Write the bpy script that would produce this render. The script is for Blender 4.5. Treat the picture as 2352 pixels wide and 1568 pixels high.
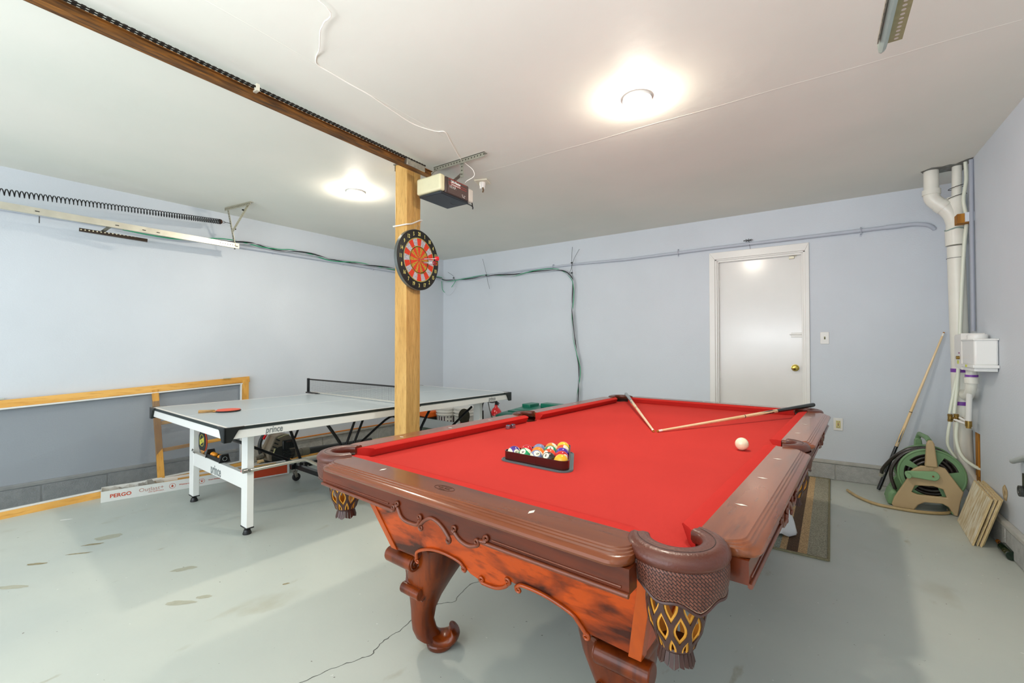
import bpy, bmesh, math, random
from mathutils import Vector, Matrix, noise as mnoise
from math import sin, cos, pi, radians as R_
for o in list(bpy.data.objects): bpy.data.objects.remove(o)
SC = bpy.context.scene
COL = SC.collection
rnd = random.Random(7)

# ---------------------------------------------------------------- camera, world, exposure
cam_d = bpy.data.cameras.new('camera'); cam = bpy.data.objects.new('camera', cam_d); COL.objects.link(cam)
cam_d.sensor_width = 36; cam_d.lens = 15.575; cam_d.clip_start = .05; cam_d.clip_end = 60
cam.location = (4.861, -5.182, 1.239)
cam.rotation_euler = (R_(90.835), 0, R_(34.336))
SC.camera = cam
SC.view_settings.view_transform = 'Standard'; SC.view_settings.look = 'None'
SC.view_settings.gamma = 1; SC.view_settings.use_curve_mapping = False
SC.view_settings.exposure = 0.58
SC.cycles.use_denoising = True
SC.cycles.max_bounces = 10; SC.cycles.diffuse_bounces = 6
SC.cycles.sample_clamp_indirect = 6
w = bpy.data.worlds.new('world'); SC.world = w; w.use_nodes = True
w.node_tree.nodes['Background'].inputs[0].default_value = (.8, .88, 1, 1)
w.node_tree.nodes['Background'].inputs[1].default_value = 1.0
LAMP_E = 330.0
def area_light(name, loc, rot, sx, sy, power, col):
    l = bpy.data.lights.new(name, 'AREA'); l.shape = 'RECTANGLE'; l.size = sx; l.size_y = sy
    l.energy = power; l.color = col
    o = bpy.data.objects.new(name, l); COL.objects.link(o); o.location = loc; o.rotation_euler = rot
    return o
# unseen fill light, added in the opening of the front wall behind the camera
area_light('front_opening_fill', (2.3, -7.25, 1.25), (R_(90), 0, 0), 5.0, 2.1, 60, (.88, .95, 1))
# added fill lamp behind the camera, bounced off the ceiling to brighten the room
area_light('ceiling_bounce_fill', (4.2, -6.0, 1.5), (R_(180-18), 0, 0), 1.6, .8, 52, (.92, .97, 1))

# ---------------------------------------------------------------- helpers
def lin(h):
    h = h.lstrip('#'); out = []
    for i in (0, 2, 4):
        c = int(h[i:i+2], 16)/255
        out.append(c/12.92 if c <= .04045 else ((c+.055)/1.055)**2.4)
    return tuple(out)+(1,)
MATS = {}
def nd(nt, t, **k):
    n = nt.nodes.new(t)
    for a, b in k.items():
        if a == 'loc': continue
        setattr(n, a, b)
    return n
def mat(name, col, rough=.5, metal=0, var=0, vscale=6, bump=0, bscale=60, stretch=(1, 1, 1), spec=.5, emit=None, trans=0, alpha=1, coat=0, col2=None, sheen=0):
    """procedural material: base colour with noise variation and fine relief in object space"""
    if name in MATS: return MATS[name]
    m = bpy.data.materials.new(name); m.use_nodes = True; nt = m.node_tree
    b = nt.nodes['Principled BSDF']
    c = lin(col); b.inputs['Roughness'].default_value = rough; b.inputs['Metallic'].default_value = metal
    b.inputs['Specular IOR Level'].default_value = spec
    b.inputs['Base Color'].default_value = c
    if coat: b.inputs['Coat Weight'].default_value = coat; b.inputs['Coat Roughness'].default_value = .12
    if sheen: b.inputs['Sheen Weight'].default_value = sheen
    if trans: b.inputs['Transmission Weight'].default_value = trans
    if emit: b.inputs['Emission Color'].default_value = lin(emit[0]); b.inputs['Emission Strength'].default_value = emit[1]
    tc = nd(nt, 'ShaderNodeTexCoord'); mp = nd(nt, 'ShaderNodeMapping'); mp.inputs['Scale'].default_value = stretch
    nt.links.new(tc.outputs['Object'], mp.inputs[0])
    if var or col2:
        n = nd(nt, 'ShaderNodeTexNoise'); n.inputs['Scale'].default_value = vscale; n.inputs['Detail'].default_value = 5
        nt.links.new(mp.outputs[0], n.inputs['Vector'])
        mx = nd(nt, 'ShaderNodeMix', data_type='RGBA')
        c2 = lin(col2) if col2 else tuple(max(0, x*(1-var)) for x in c[:3])+(1,)
        mx.inputs[6].default_value = c; mx.inputs[7].default_value = c2
        rp = nd(nt, 'ShaderNodeMapRange'); rp.inputs[1].default_value = .35; rp.inputs[2].default_value = .68
        nt.links.new(n.outputs[0], rp.inputs[0]); nt.links.new(rp.outputs[0], mx.inputs[0])
        nt.links.new(mx.outputs[2], b.inputs['Base Color'])
    if bump:
        n2 = nd(nt, 'ShaderNodeTexNoise'); n2.inputs['Scale'].default_value = bscale; n2.inputs['Detail'].default_value = 4
        nt.links.new(mp.outputs[0], n2.inputs['Vector'])
        bp = nd(nt, 'ShaderNodeBump'); bp.inputs['Strength'].default_value = bump; bp.inputs['Distance'].default_value = .01
        nt.links.new(n2.outputs[0], bp.inputs['Height']); nt.links.new(bp.outputs[0], b.inputs['Normal'])
    MATS[name] = m
    return m
def wood(name, c1, c2, axis=0, scale=9, rough=.35, coat=0, knots=0, st=.12, dark=None, contrast=(.35, .7)):
    """grain stretched along an axis"""
    if name in MATS: return MATS[name]
    m = bpy.data.materials.new(name); m.use_nodes = True; nt = m.node_tree; b = nt.nodes['Principled BSDF']
    b.inputs['Roughness'].default_value = rough
    b.inputs['Specular IOR Level'].default_value = .3
    if coat: b.inputs['Coat Weight'].default_value = coat; b.inputs['Coat Roughness'].default_value = .1
    tc = nd(nt, 'ShaderNodeTexCoord'); mp = nd(nt, 'ShaderNodeMapping')
    s = [1, 1, 1]; s[axis] = st; mp.inputs['Scale'].default_value = s
    nt.links.new(tc.outputs['Object'], mp.inputs[0])
    n = nd(nt, 'ShaderNodeTexNoise'); n.inputs['Scale'].default_value = scale; n.inputs['Detail'].default_value = 7; n.inputs['Distortion'].default_value = .8
    n2 = nd(nt, 'ShaderNodeTexNoise'); n2.inputs['Scale'].default_value = scale*7; n2.inputs['Detail'].default_value = 3
    nt.links.new(mp.outputs[0], n.inputs['Vector']); nt.links.new(mp.outputs[0], n2.inputs['Vector'])
    r = nd(nt, 'ShaderNodeMapRange'); r.inputs[1].default_value = contrast[0]; r.inputs[2].default_value = contrast[1]
    nt.links.new(n.outputs[0], r.inputs[0])
    mx = nd(nt, 'ShaderNodeMix', data_type='RGBA'); mx.inputs[6].default_value = lin(c1); mx.inputs[7].default_value = lin(c2)
    nt.links.new(r.outputs[0], mx.inputs[0])
    mx2 = nd(nt, 'ShaderNodeMix', data_type='RGBA'); mx2.inputs[7].default_value = lin(dark or c2)
    r2 = nd(nt, 'ShaderNodeMapRange'); r2.inputs[1].default_value = .52; r2.inputs[2].default_value = .75; r2.inputs[4].default_value = .6
    nt.links.new(n2.outputs[0], r2.inputs[0]); nt.links.new(r2.outputs[0], mx2.inputs[0])
    nt.links.new(mx.outputs[2], mx2.inputs[6]); nt.links.new(mx2.outputs[2], b.inputs['Base Color'])
    bp = nd(nt, 'ShaderNodeBump'); bp.inputs['Strength'].default_value = .08; bp.inputs['Distance'].default_value = .004
    nt.links.new(n2.outputs[0], bp.inputs['Height']); nt.links.new(bp.outputs[0], b.inputs['Normal'])
    MATS[name] = m
    return m
def dots(name, base, dark, pitch, rad, axis, rough=.4, metal=.6, var=.15):
    """metal strip with punched holes: dark round spots at a regular pitch along an axis of the object"""
    if name in MATS: return MATS[name]
    m = mat(name, base, rough, metal, var=var, vscale=30); nt = m.node_tree; b = nt.nodes['Principled BSDF']
    tc = nd(nt, 'ShaderNodeTexCoord'); sp = nd(nt, 'ShaderNodeSeparateXYZ'); nt.links.new(tc.outputs['UV'], sp.inputs[0])
    def mth(op, a, bb=None):
        q = nd(nt, 'ShaderNodeMath', operation=op)
        for i, v in enumerate((a, bb)):
            if v is None: continue
            if isinstance(v, (int, float)): q.inputs[i].default_value = v
            else: nt.links.new(v, q.inputs[i])
        return q.outputs[0]
    u = mth('SUBTRACT', mth('FRACT', mth('DIVIDE', sp.outputs[0], pitch)), .5)
    u = mth('MULTIPLY', u, pitch)
    v = sp.outputs[1]
    d = mth('SQRT', mth('ADD', mth('MULTIPLY', u, u), mth('MULTIPLY', v, v)))
    k = mth('LESS_THAN', d, rad)
    mx = nd(nt, 'ShaderNodeMix', data_type='RGBA'); mx.inputs[6].default_value = lin(base); mx.inputs[7].default_value = lin(dark)
    nt.links.new(k, mx.inputs[0])
    src = b.inputs['Base Color'].links
    if src: nt.links.new(src[0].from_socket, mx.inputs[6])
    nt.links.new(mx.outputs[2], b.inputs['Base Color'])
    return m

class MB:
    """collects geometry; build() links it as ONE mesh object"""
    def __init__(s): s.v = []; s.f = []; s.uv = {}
    def add(s, vs, fs):
        n = len(s.v); s.v += [tuple(p) for p in vs]; s.f += [tuple(i+n for i in f) for f in fs]; return s
    def box(s, x0, x1, y0, y1, z0, z1, M=None):
        vs = [Vector((x, y, z)) for z in (z0, z1) for y in (y0, y1) for x in (x0, x1)]
        if M: vs = [M@q for q in vs]
        return s.add(vs, [(0, 2, 3, 1), (4, 5, 7, 6), (0, 1, 5, 4), (1, 3, 7, 5), (3, 2, 6, 7), (2, 0, 4, 6)])
    def bar(s, a, b, w_, h_, up=(0, 0, 1)):
        """rectangular bar between two points: w_ sideways, h_ along up"""
        a = Vector(a); b = Vector(b); d = (b-a).normalized(); up = Vector(up)
        sd = d.cross(up)
        if sd.length < 1e-4: sd = d.cross(Vector((1, 0, 0)))
        sd.normalize(); u = sd.cross(d)
        vs = [p+sd*i*w_/2+u*j*h_/2 for p in (a, b) for i, j in ((-1, -1), (1, -1), (1, 1), (-1, 1))]
        return s.add(vs, [(0, 1, 2, 3), (7, 6, 5, 4), (0, 4, 5, 1), (1, 5, 6, 2), (2, 6, 7, 3), (3, 7, 4, 0)])
    def tube(s, pts, r, n=8, caps=True, closed=False, flat=1.0):
        pts = [Vector(p) for p in pts]; m = len(pts)
        rs = r if isinstance(r, (list, tuple)) else [r]*m
        prev = None; vs = []
        for i, p in enumerate(pts):
            if closed: t = pts[(i+1) % m]-pts[i-1]
            else: t = pts[min(i+1, m-1)]-pts[max(i-1, 0)]
            if t.length < 1e-9: t = Vector((0, 0, 1))
            t.normalize()
            if prev is None:
                a = t.cross(Vector((0, 0, 1)));
                if a.length < .05: a = t.cross(Vector((1, 0, 0)))
            else:
                a = prev-t*prev.dot(t)
                if a.length < 1e-6: a = t.orthogonal()
            a.normalize(); prev = a; b = t.cross(a)
            for k in range(n):
                th = 2*pi*k/n; vs.append(p+(a*cos(th)+b*sin(th)*flat)*rs[i])
        fs = []
        for i in range(m if closed else m-1):
            j = (i+1) % m
            for k in range(n):
                q = (k+1) % n; fs.append((i*n+k, i*n+q, j*n+q, j*n+k))
        if caps and not closed: fs += [tuple(range(n))[::-1], tuple(range((m-1)*n, m*n))]
        return s.add(vs, fs)
    def cyl(s, a, b, r0, r1=None, n=20): return s.tube([a, b], [r0, r1 if r1 is not None else r0], n)
    def lathe(s, prof, c=(0, 0, 0), n=24, M=None, cap0=True, cap1=True, a0=0, a1=2*pi):
        full = abs(a1-a0-2*pi) < 1e-6; c = Vector(c); vs = []
        nn = n if full else n+1
        for r, z in prof:
            for k in range(nn):
                th = a0+(a1-a0)*k/n; p = Vector((r*cos(th), r*sin(th), z))
                if M: p = M@p
                vs.append(p+c)
        fs = []
        for i in range(len(prof)-1):
            for k in range(n):
                q = (k+1) % nn; fs.append((i*nn+k, i*nn+q, (i+1)*nn+q, (i+1)*nn+k))
        if full:
            if cap0: fs.append(tuple(range(nn))[::-1])
            if cap1: fs.append(tuple(range((len(prof)-1)*nn, len(prof)*nn)))
        return s.add(vs, fs)
    def rings(s, rings, caps=True, closed=False):
        n = len(rings[0]); vs = [p for r in rings for p in r]; fs = []
        m = len(rings)
        for i in range(m if closed else m-1):
            j = (i+1) % m
            for k in range(n):
                q = (k+1) % n; fs.append((i*n+k, i*n+q, j*n+q, j*n+k))
        if caps and not closed: fs += [tuple(range(n))[::-1], tuple(range((m-1)*n, m*n))]
        return s.add(vs, fs)
    def prism(s, outline, f0, f1):
        """outline 2D; f0, f1 map (u,v)->3D for the two faces"""
        n = len(outline); vs = [f0(*p) for p in outline]+[f1(*p) for p in outline]
        fs = [tuple(range(n)), tuple(range(2*n-1, n-1, -1))]+[(i, i+n, (i+1) % n+n, (i+1) % n) for i in range(n)]
        return s.add(vs, fs)
    def build(s, name, m, parent=None, smooth=40, bevel=0, seg=2, label=None, sub=0, loc=None, rot=None, fix=True):
        me = bpy.data.meshes.new(name); me.from_pydata([tuple(q) for q in s.v], [], s.f); me.update()
        if fix:
            bm = bmesh.new(); bm.from_mesh(me); bmesh.ops.recalc_face_normals(bm, faces=bm.faces)
            bm.to_mesh(me); bm.free()
        if isinstance(m, (list, tuple)):
            for q in m: me.materials.append(q)
        elif m: me.materials.append(m)
        if smooth:
            me.polygons.foreach_set('use_smooth', [True]*len(me.polygons)); me.set_sharp_from_angle(angle=R_(smooth))
        o = bpy.data.objects.new(name, me); COL.objects.link(o)
        if parent: o.parent = parent
        if loc: o.location = loc
        if rot: o.rotation_euler = rot
        if sub:
            md = o.modifiers.new('sub', 'SUBSURF'); md.levels = md.render_levels = sub
        if bevel:
            md = o.modifiers.new('bevel', 'BEVEL'); md.width = bevel; md.segments = seg; md.limit_method = 'ANGLE'; md.angle_limit = R_(50); md.harden_normals = False
        if label: o['label'] = label
        return o
def strip_uv(o, origin, du, dv):
    """UV in metres along a strip, for the punched-hole material"""
    me = o.data; uv = me.uv_layers.new(name='uv'); origin = Vector(origin); du = Vector(du).normalized(); dv = Vector(dv)
    for lp in me.loops:
        p = me.vertices[lp.vertex_index].co-origin; uv.data[lp.index].uv = (p.dot(du), p.dot(dv))
def tag(o, label=None, cat=None, group=None, kind=None):
    if label: o['label'] = label
    if cat: o['category'] = cat
    if group: o['group'] = group
    if kind: o['kind'] = kind
    return o
def thing(name, label, cat, loc=(0, 0, 0), rz=0, group=None):
    o = bpy.data.objects.new(name, None); COL.objects.link(o); o.empty_display_size = .1
    o.location = loc; o.rotation_euler = (0, 0, rz)
    return tag(o, label, cat, group)
def struct(o): o['kind'] = 'structure'; return o
def copy_tree(o, parent=None):
    c = o.copy(); COL.objects.link(c); c.parent = parent
    for ch in list(o.children): copy_tree(ch, c)
    return c
def text_bm(body, size, f, extr=.0006, sx=1, shear=0, align='CENTER', bold=0, spacing=1):
    """lettering as geometry: f maps (u,v,w) to a point"""
    cu = bpy.data.curves.new('lettering', 'FONT'); cu.body = body; cu.size = size; cu.align_x = align; cu.align_y = 'CENTER'
    cu.extrude = extr; cu.shear = shear; cu.offset = bold; cu.space_character = spacing; cu.resolution_u = 3
    o = bpy.data.objects.new('lettering', cu); COL.objects.link(o)
    dg = bpy.context.evaluated_depsgraph_get(); me = o.evaluated_get(dg).to_mesh()
    vs = [f(v.co.x*sx, v.co.y, v.co.z) for v in me.vertices]; fs = [tuple(p.vertices) for p in me.polygons]
    o.evaluated_get(dg).to_mesh_clear(); bpy.data.objects.remove(o); bpy.data.curves.remove(cu)
    mb = MB(); mb.add(vs, fs); return mb
def arc(cx, cy, r, a0, a1, n): return [(cx+r*cos(R_(a0+(a1-a0)*i/n)), cy+r*sin(R_(a0+(a1-a0)*i/n))) for i in range(n+1)]
def smooth_path(pts, k=6):
    """Catmull-Rom through points"""
    P = [Vector(p) for p in pts]; out = []
    for i in range(len(P)-1):
        p0 = P[max(i-1, 0)]; p1 = P[i]; p2 = P[i+1]; p3 = P[min(i+2, len(P)-1)]
        for j in range(k):
            t = j/k; out.append(.5*((2*p1)+(p2-p0)*t+(2*p0-5*p1+4*p2-p3)*t*t+(-p0+3*p1-3*p2+p3)*t**3))
    out.append(P[-1]); return out

# ---------------------------------------------------------------- setting materials
ZC = 2.634; RX = 5.835; SK = .0608; YF = -7.4
M_wall = mat('wall_paint', 'cfd5dc', .55, var=.05, vscale=1.5, bump=.12, bscale=90)
M_ceil = mat('ceiling_paint', 'e6e4da', .6, col2='dedfd5', vscale=1.2, bump=.10, bscale=14)
M_white = mat('white_paint', 'e9e7e2', .3, var=.03)
M_block = mat('grey_block_paint', 'b4b5b1', .8, var=.18, vscale=25, bump=.8, bscale=120)
M_sill = mat('grey_sill_paint', 'b9b8b1', .7, var=.15, vscale=15, bump=.3, bscale=60)
M_black = mat('black_plastic', '1a1b1c', .35)
M_blackm = mat('black_metal', '161718', .3, .3)
M_steel = mat('steel', 'a8a8a4', .3, .9, var=.15, vscale=20)
M_zinc = mat('galvanised_steel', 'a39f92', .45, .6, col2='6e6c62', vscale=40)
M_brass = mat('brass', 'a8894a', .3, .9, var=.2, vscale=40)
M_pvc = mat('white_pvc', 'e6e4d9', .35, var=.05, vscale=8)

def floor_material():
    m = bpy.data.materials.new('painted_concrete_floor'); m.use_nodes = True; nt = m.node_tree; b = nt.nodes['Principled BSDF']
    b.inputs['Roughness'].default_value = .42
    tc = nd(nt, 'ShaderNodeTexCoord')
    def noise(scale, det=4, st=(1, 1, 1)):
        mp = nd(nt, 'ShaderNodeMapping'); mp.inputs['Scale'].default_value = st; nt.links.new(tc.outputs['Object'], mp.inputs[0])
        n = nd(nt, 'ShaderNodeTexNoise'); n.inputs['Scale'].default_value = scale; n.inputs['Detail'].default_value = det
        nt.links.new(mp.outputs[0], n.inputs['Vector']); return n.outputs[0]
    def ramp(x, a, c, lo=0, hi=1):
        r = nd(nt, 'ShaderNodeMapRange'); r.inputs[1].default_value = a; r.inputs[2].default_value = c; r.inputs[3].default_value = lo; r.inputs[4].default_value = hi
        nt.links.new(x, r.inputs[0]); return r.outputs[0]
    def mix(fac, a, c):
        mx = nd(nt, 'ShaderNodeMix', data_type='RGBA'); nt.links.new(fac, mx.inputs[0])
        for i, v in ((6, a), (7, c)):
            if isinstance(v, str): mx.inputs[i].default_value = lin(v)
            else: nt.links.new(v, mx.inputs[i])
        return mx.outputs[2]
    def mul(a, c):
        q = nd(nt, 'ShaderNodeMath', operation='MULTIPLY'); nt.links.new(a, q.inputs[0]); nt.links.new(c, q.inputs[1]); return q.outputs[0]
    c = mix(ramp(noise(1.1, 6), .35, .7), 'c0c5bc', 'b4bbb5')
    c = mix(mul(ramp(noise(2.1, 6, (1, .6, 1)), .60, .68, 0, .65), ramp(noise(.9), .5, .62)), c, '9a9479')     # worn tan patches
    c = mix(mul(ramp(noise(5.5, 8, (1, .4, 1)), .655, .70, 0, .8), ramp(noise(1.3), .48, .6)), c, '8e8566')
    c = mix(ramp(noise(46, 3), .725, .75, 0, .8), c, '5b564a')    # dark specks
    c = mix(ramp(noise(34, 2), .755, .775, 0, .8), c, 'dfe2dc')   # paint flecks
    nt.links.new(c, b.inputs['Base Color'])
    nt.links.new(ramp(noise(3, 5), .3, .7, .34, .55), b.inputs['Roughness'])
    bp = nd(nt, 'ShaderNodeBump'); bp.inputs['Strength'].default_value = .12; bp.inputs['Distance'].default_value = .004
    nt.links.new(noise(40, 4), bp.inputs['Height']); nt.links.new(bp.outputs[0], b.inputs['Normal'])
    return m
M_floor = floor_material()

# ---------------------------------------------------------------- room shell
XL = SK*YF
fl = MB(); fl.add([(XL-.4, YF-.2, 0), (RX+.3, YF-.2, 0), (RX+.3, .3, 0), (-.3, .3, 0), (XL-.4, YF-.2, -.2), (RX+.3, YF-.2, -.2), (RX+.3, .3, -.2), (-.3, .3, -.2)],
       [(0, 1, 2, 3), (7, 6, 5, 4), (0, 4, 5, 1), (1, 5, 6, 2), (2, 6, 7, 3), (3, 7, 4, 0)])
floor = struct(fl.build('floor', M_floor))
# floor crack: a thin dark polyline of its own
crk = MB()
ck = [(3.24, -4.40), (3.278, -4.254), (3.307, -4.148), (3.35, -4.061), (3.373, -4.013), (3.347, -3.948), (3.343, -3.877), (3.348, -3.832), (3.334, -3.759), (3.349, -3.63), (3.342, -3.597), (3.397, -3.54), (3.375, -3.468), (3.359, -3.371), (3.388, -3.316)]
pts = []
for i in range(len(ck)-1):
    a = Vector(ck[i]+(0,)); b = Vector(ck[i+1]+(0,)); n_ = Vector((-(b-a).y, (b-a).x, 0)).normalized()
    for k in range(5): pts.append(a.lerp(b, k/5)+n_*rnd.uniform(-.005, .005)*(k > 0))
vs = []; fs = []
for i, p in enumerate(pts):
    t = (pts[min(i+1, len(pts)-1)]-pts[max(i-1, 0)]).normalized(); n_ = Vector((-t.y, t.x, 0)); w_ = rnd.uniform(.0008, .0022)
    vs += [p+n_*w_+Vector((0, 0, .0006)), p-n_*w_+Vector((0, 0, .0006))]
    if i: fs.append((2*i-2, 2*i-1, 2*i+1, 2*i))
crk.add(vs, fs); crk.build('crack', mat('crack_dark', '4a4a44', .9), floor)
def patch(pts2, m, name='stain'):
    mb = MB(); mb.add([(x, y, .0005) for x, y in pts2], [tuple(range(len(pts2)))]); return mb.build(name, m, floor, smooth=0)
def blob(cx, cy, rx, ry, rot, seed, n=22):
    out = []
    for i in range(n):
        a = 2*pi*i/n; k = 1+.35*mnoise.noise(Vector((cos(a)*1.5+seed, sin(a)*1.5, seed*2)))+.18*mnoise.noise(Vector((cos(a)*5+seed, sin(a)*5, 3)))
        x = rx*k*cos(a); y = ry*k*sin(a); out.append((cx+x*cos(rot)-y*sin(rot), cy+x*sin(rot)+y*cos(rot)))
    return out
M_st = mat('tan_floor_stain', 'adad9b', .6, var=.12, vscale=40); M_st2 = mat('brown_floor_stain', '9a9070', .6, var=.3, vscale=60)
M_fleck = mat('white_paint_fleck', 'e8e9e4', .6)
for cx, cy, rx, ry, rot, sd, mm in ((1.03, -4.26, .075, .042, 1.2, 2, M_st), (1.09, -4.35, .055, .012, 1.0, 5, M_st2), (1.19, -4.43, .065, .009, .9, 12, M_st2), (1.93, -4.15, .060, .024, 1.0, 8, M_st), (1.16, -4.61, .05, .014, .8, 11, M_st2),
        (1.42, -4.73, .075, .018, .7, 6, M_st), (2.34, -4.21, .035, .016, .8, 4, M_st), (2.556, -3.915, .018, .008, 1.1, 9, M_st2), (2.30, -4.30, .07, .02, .7, 3, M_st), (2.02, -4.90, .03, .02, .4, 14, M_st)): patch(blob(cx, cy, rx, ry, rot, sd), mm)
patch(blob(.386, -4.342, .035, .011, 1.0, 7), M_fleck, 'paint_fleck')

def quad_wall(name, a, b, z0, z1, thick, m=M_wall):
    """vertical slab from a to b (plan), thickened away from the room (to the left of a->b)"""
    a = Vector((*a, 0)); b = Vector((*b, 0)); n_ = Vector((-(b-a).y, (b-a).x, 0)).normalized()*thick
    mb = MB(); mb.add([a+Vector((0, 0, z0)), b+Vector((0, 0, z0)), b+n_+Vector((0, 0, z0)), a+n_+Vector((0, 0, z0)), a+Vector((0, 0, z1)), b+Vector((0, 0, z1)), b+n_+Vector((0, 0, z1)), a+n_+Vector((0, 0, z1))],
        [(3, 2, 1, 0), (4, 5, 6, 7), (0, 1, 5, 4), (1, 2, 6, 5), (2, 3, 7, 6), (3, 0, 4, 7)])
    return mb
def lw(y, off=0): return SK*y+off
TH = .2
wl = struct(quad_wall('wall_left', (lw(YF), YF), (0, 0), .0, ZC, TH).build('wall_left', M_wall, smooth=0))
# back wall with the door opening cut out (pieces joined in one slab)
bk = MB(); DX0, DX1, DZ0, DZ1 = 3.975, 4.795, .18, 2.19
for x0, x1, z0, z1 in ((-.1, DX0, 0, ZC), (DX1, RX+TH, 0, ZC), (DX0, DX1, DZ1, ZC), (DX0, DX1, 0, DZ0)): bk.box(x0, x1, 0, TH, z0, z1)
wb = struct(bk.build('wall_back', M_wall, smooth=0))
# right wall, with the cut-out for the drain in its lower back corner
rw = MB()
rw.box(RX, RX+TH, YF, -.66, 0, ZC); rw.box(RX, RX+TH, -.66, TH, .62, ZC); rw.box(RX+.10, RX+TH, -.66, TH, 0, .62)
wr = struct(rw.build('wall_right', M_wall, smooth=0))
fw = MB()   # front wall behind the camera, with an opening made to let fill light in
for x0, x1, z0, z1 in ((XL-.2, -.15, 0, ZC), (4.85, RX+.2, 0, ZC), (-.15, 4.85, 2.3, ZC)): fw.box(x0, x1, YF-TH, YF, z0, z1)
struct(fw.build('wall_front', M_wall, smooth=0))
cl = MB(); cl.box(XL-.3, RX+.2, YF-.2, .2, ZC, ZC+.15)
# light waviness of the ceiling's plaster comes from the material
ceil = struct(cl.build('ceiling', M_ceil, smooth=0))
seam = MB(); seam.tube([(x, -2.42+.004*sin(x*9), ZC-.0002) for x in [2.7+i*.1 for i in range(30)]], .003, 6, flat=.3)
seam.build('tape_seam', M_ceil, ceil)
seam = MB(); seam.tube([(2.85+.004*sin(y*7), y, ZC-.0005) for y in [-4.6+i*.12 for i in range(14)]], .004, 6, flat=.3)
seam.build('tape_seam', M_ceil, ceil)

# block courses below the wall boards, each block a piece
def course(parent, p0, p1, n_off, z0=.004, z1=.148, length=.395):
    p0 = Vector((*p0, 0)); p1 = Vector((*p1, 0)); d = (p1-p0); L = d.length; d.normalize(); nn = Vector((-d.y, d.x, 0))*n_off
    k = int(L/length)+1; back = MB()
    back.add([p0+nn*.75+Vector((0, 0, 0)), p1+nn*.75, p1+nn*.75+Vector((0, 0, .15)), p0+nn*.75+Vector((0, 0, .15))], [(0, 1, 2, 3)])
    back.build('mortar', M_sill, parent, smooth=0)
    me = None
    for i in range(k):
        a = i*length; b = min(L, a+length-.008)
        if b-a < .05: break
        mb = MB(); q = rnd.uniform(-.0015, .0015)
        mb.bar((a, 0, (z0+z1)/2), (b, 0, (z0+z1)/2), abs(n_off), z1-z0)
        o = mb.build('block', M_block, parent, bevel=.004, seg=1)
        M = Matrix.Translation(p0+nn*.5+nn.normalized()*q)@Matrix(((d.x, -d.y, 0, 0), (d.y, d.x, 0, 0), (0, 0, 1, 0), (0, 0, 0, 1)))
        o.matrix_local = M
    s = MB(); s.bar(p0+nn*.55+Vector((0, 0, .165)), p1+nn*.55+Vector((0, 0, .165)), abs(n_off)*1.25, .03); s.build('ledge', M_sill, parent, bevel=.006)
course(wb, (5.80, 0), (0, 0), .03)
course(wl, (-.03, -.03), (lw(-6), -6), .03)
course(wr, (RX, -6), (RX, -.70), .03)
# wooden framing seen through the cut in the right wall
M_stud = wood('old_stud_wood', 'b9802e', '8f5a1c', axis=2, scale=14, rough=.7)
st = MB(); st.box(RX+.012, RX+.10, -.645, -.50, .0, .62); st.box(RX+.03, RX+.10, -.62, -.3, .0, .04); st.build('stud', M_stud, wr, bevel=.003)
st = MB(); st.box(RX+.002, RX+.012, -.60, -.53, .30, .62); st.build('stud', M_stud, wr, bevel=.003)
# round hole broken through the right wall board
hl = MB(); ring = []
M_hole = mat('torn_plaster_edge', 'c9ae7d', .9, var=.4, vscale=60, bump=.6, bscale=80)
for rr, dx in ((1.0, -.0015), (.78, -.002)):
    ring.append([Vector((RX+dx, -1.155+rr*.045*cos(a)*(1+.08*sin(3*a)), .335+rr*.048*sin(a)*(1+.06*sin(5*a)))) for a in [2*pi*i/24 for i in range(24)]])
hl.rings(ring, caps=False); hl.build('torn_edge', M_hole, wr)
hl = MB(); hl.add([p+Vector((.0004, 0, 0)) for p in ring[1]], [tuple(range(24))]); hl.build('hole', mat('plaster_inside', 'd8c7a2', .9, col2='8a6f45', vscale=30), wr, smooth=0)

# door in the back wall
dr = thing('door_1', None, None, (0, 0, 0)); dr['kind'] = 'structure'; dr['label'] = 'white flush door in a white frame in the back wall'
d = MB(); d.box(DX0+.025, DX1-.025, .055, .095, DZ0+.01, DZ1-.012); d.build('door_leaf', mat('door_gloss_paint', 'e4e2de', .18, var=.02), dr, bevel=.003)
f = MB()
for x0, x1, z0, z1 in ((DX0, DX0+.022, DZ0, DZ1), (DX1-.022, DX1, DZ0, DZ1), (DX0, DX1, DZ1-.012, DZ1+.008), (DX0, DX1, DZ0-.006, DZ0+.008)): f.box(x0, x1, -.004, .13, z0, z1)
f.box(DX0+.022, DX0+.036, .012, .054, DZ0, DZ1); f.box(DX1-.036, DX1-.022, .012, .054, DZ0, DZ1); f.box(DX0+.03, DX1-.03, .012, .054, DZ1-.03, DZ1-.01)
f.build('door_jamb', M_white, dr, bevel=.002)
for q in (((DX0-.052, DZ0), (DX0+.004, DZ0), (DX0+.004, DZ1), (DX0-.052, DZ1+.075)), ((DX1+.028, DZ0), (DX1-.006, DZ0), (DX1-.006, DZ1), (DX1+.028, DZ1+.075)), ((DX0-.052, DZ1+.075), (DX0+.004, DZ1), (DX1-.006, DZ1), (DX1+.028, DZ1+.075))):
    c = MB(); c.prism(q, lambda u, v: (u, -.018, v), lambda u, v: (u, .0, v)); c.build('casing', M_white, dr, bevel=.004)
k = MB(); My = Matrix.Rotation(R_(90), 4, 'X')
k.lathe([(.034, 0), (.034, .006), (.014, .010), (.012, .03), (.026, .038), (.029, .052), (.022, .064), (.0, .067)], (4.70, .055, 1.041), 24, My, cap1=False); k.build('door_knob', mat('gold_brass', 'b09a4e', .15, 1), dr)
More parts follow.
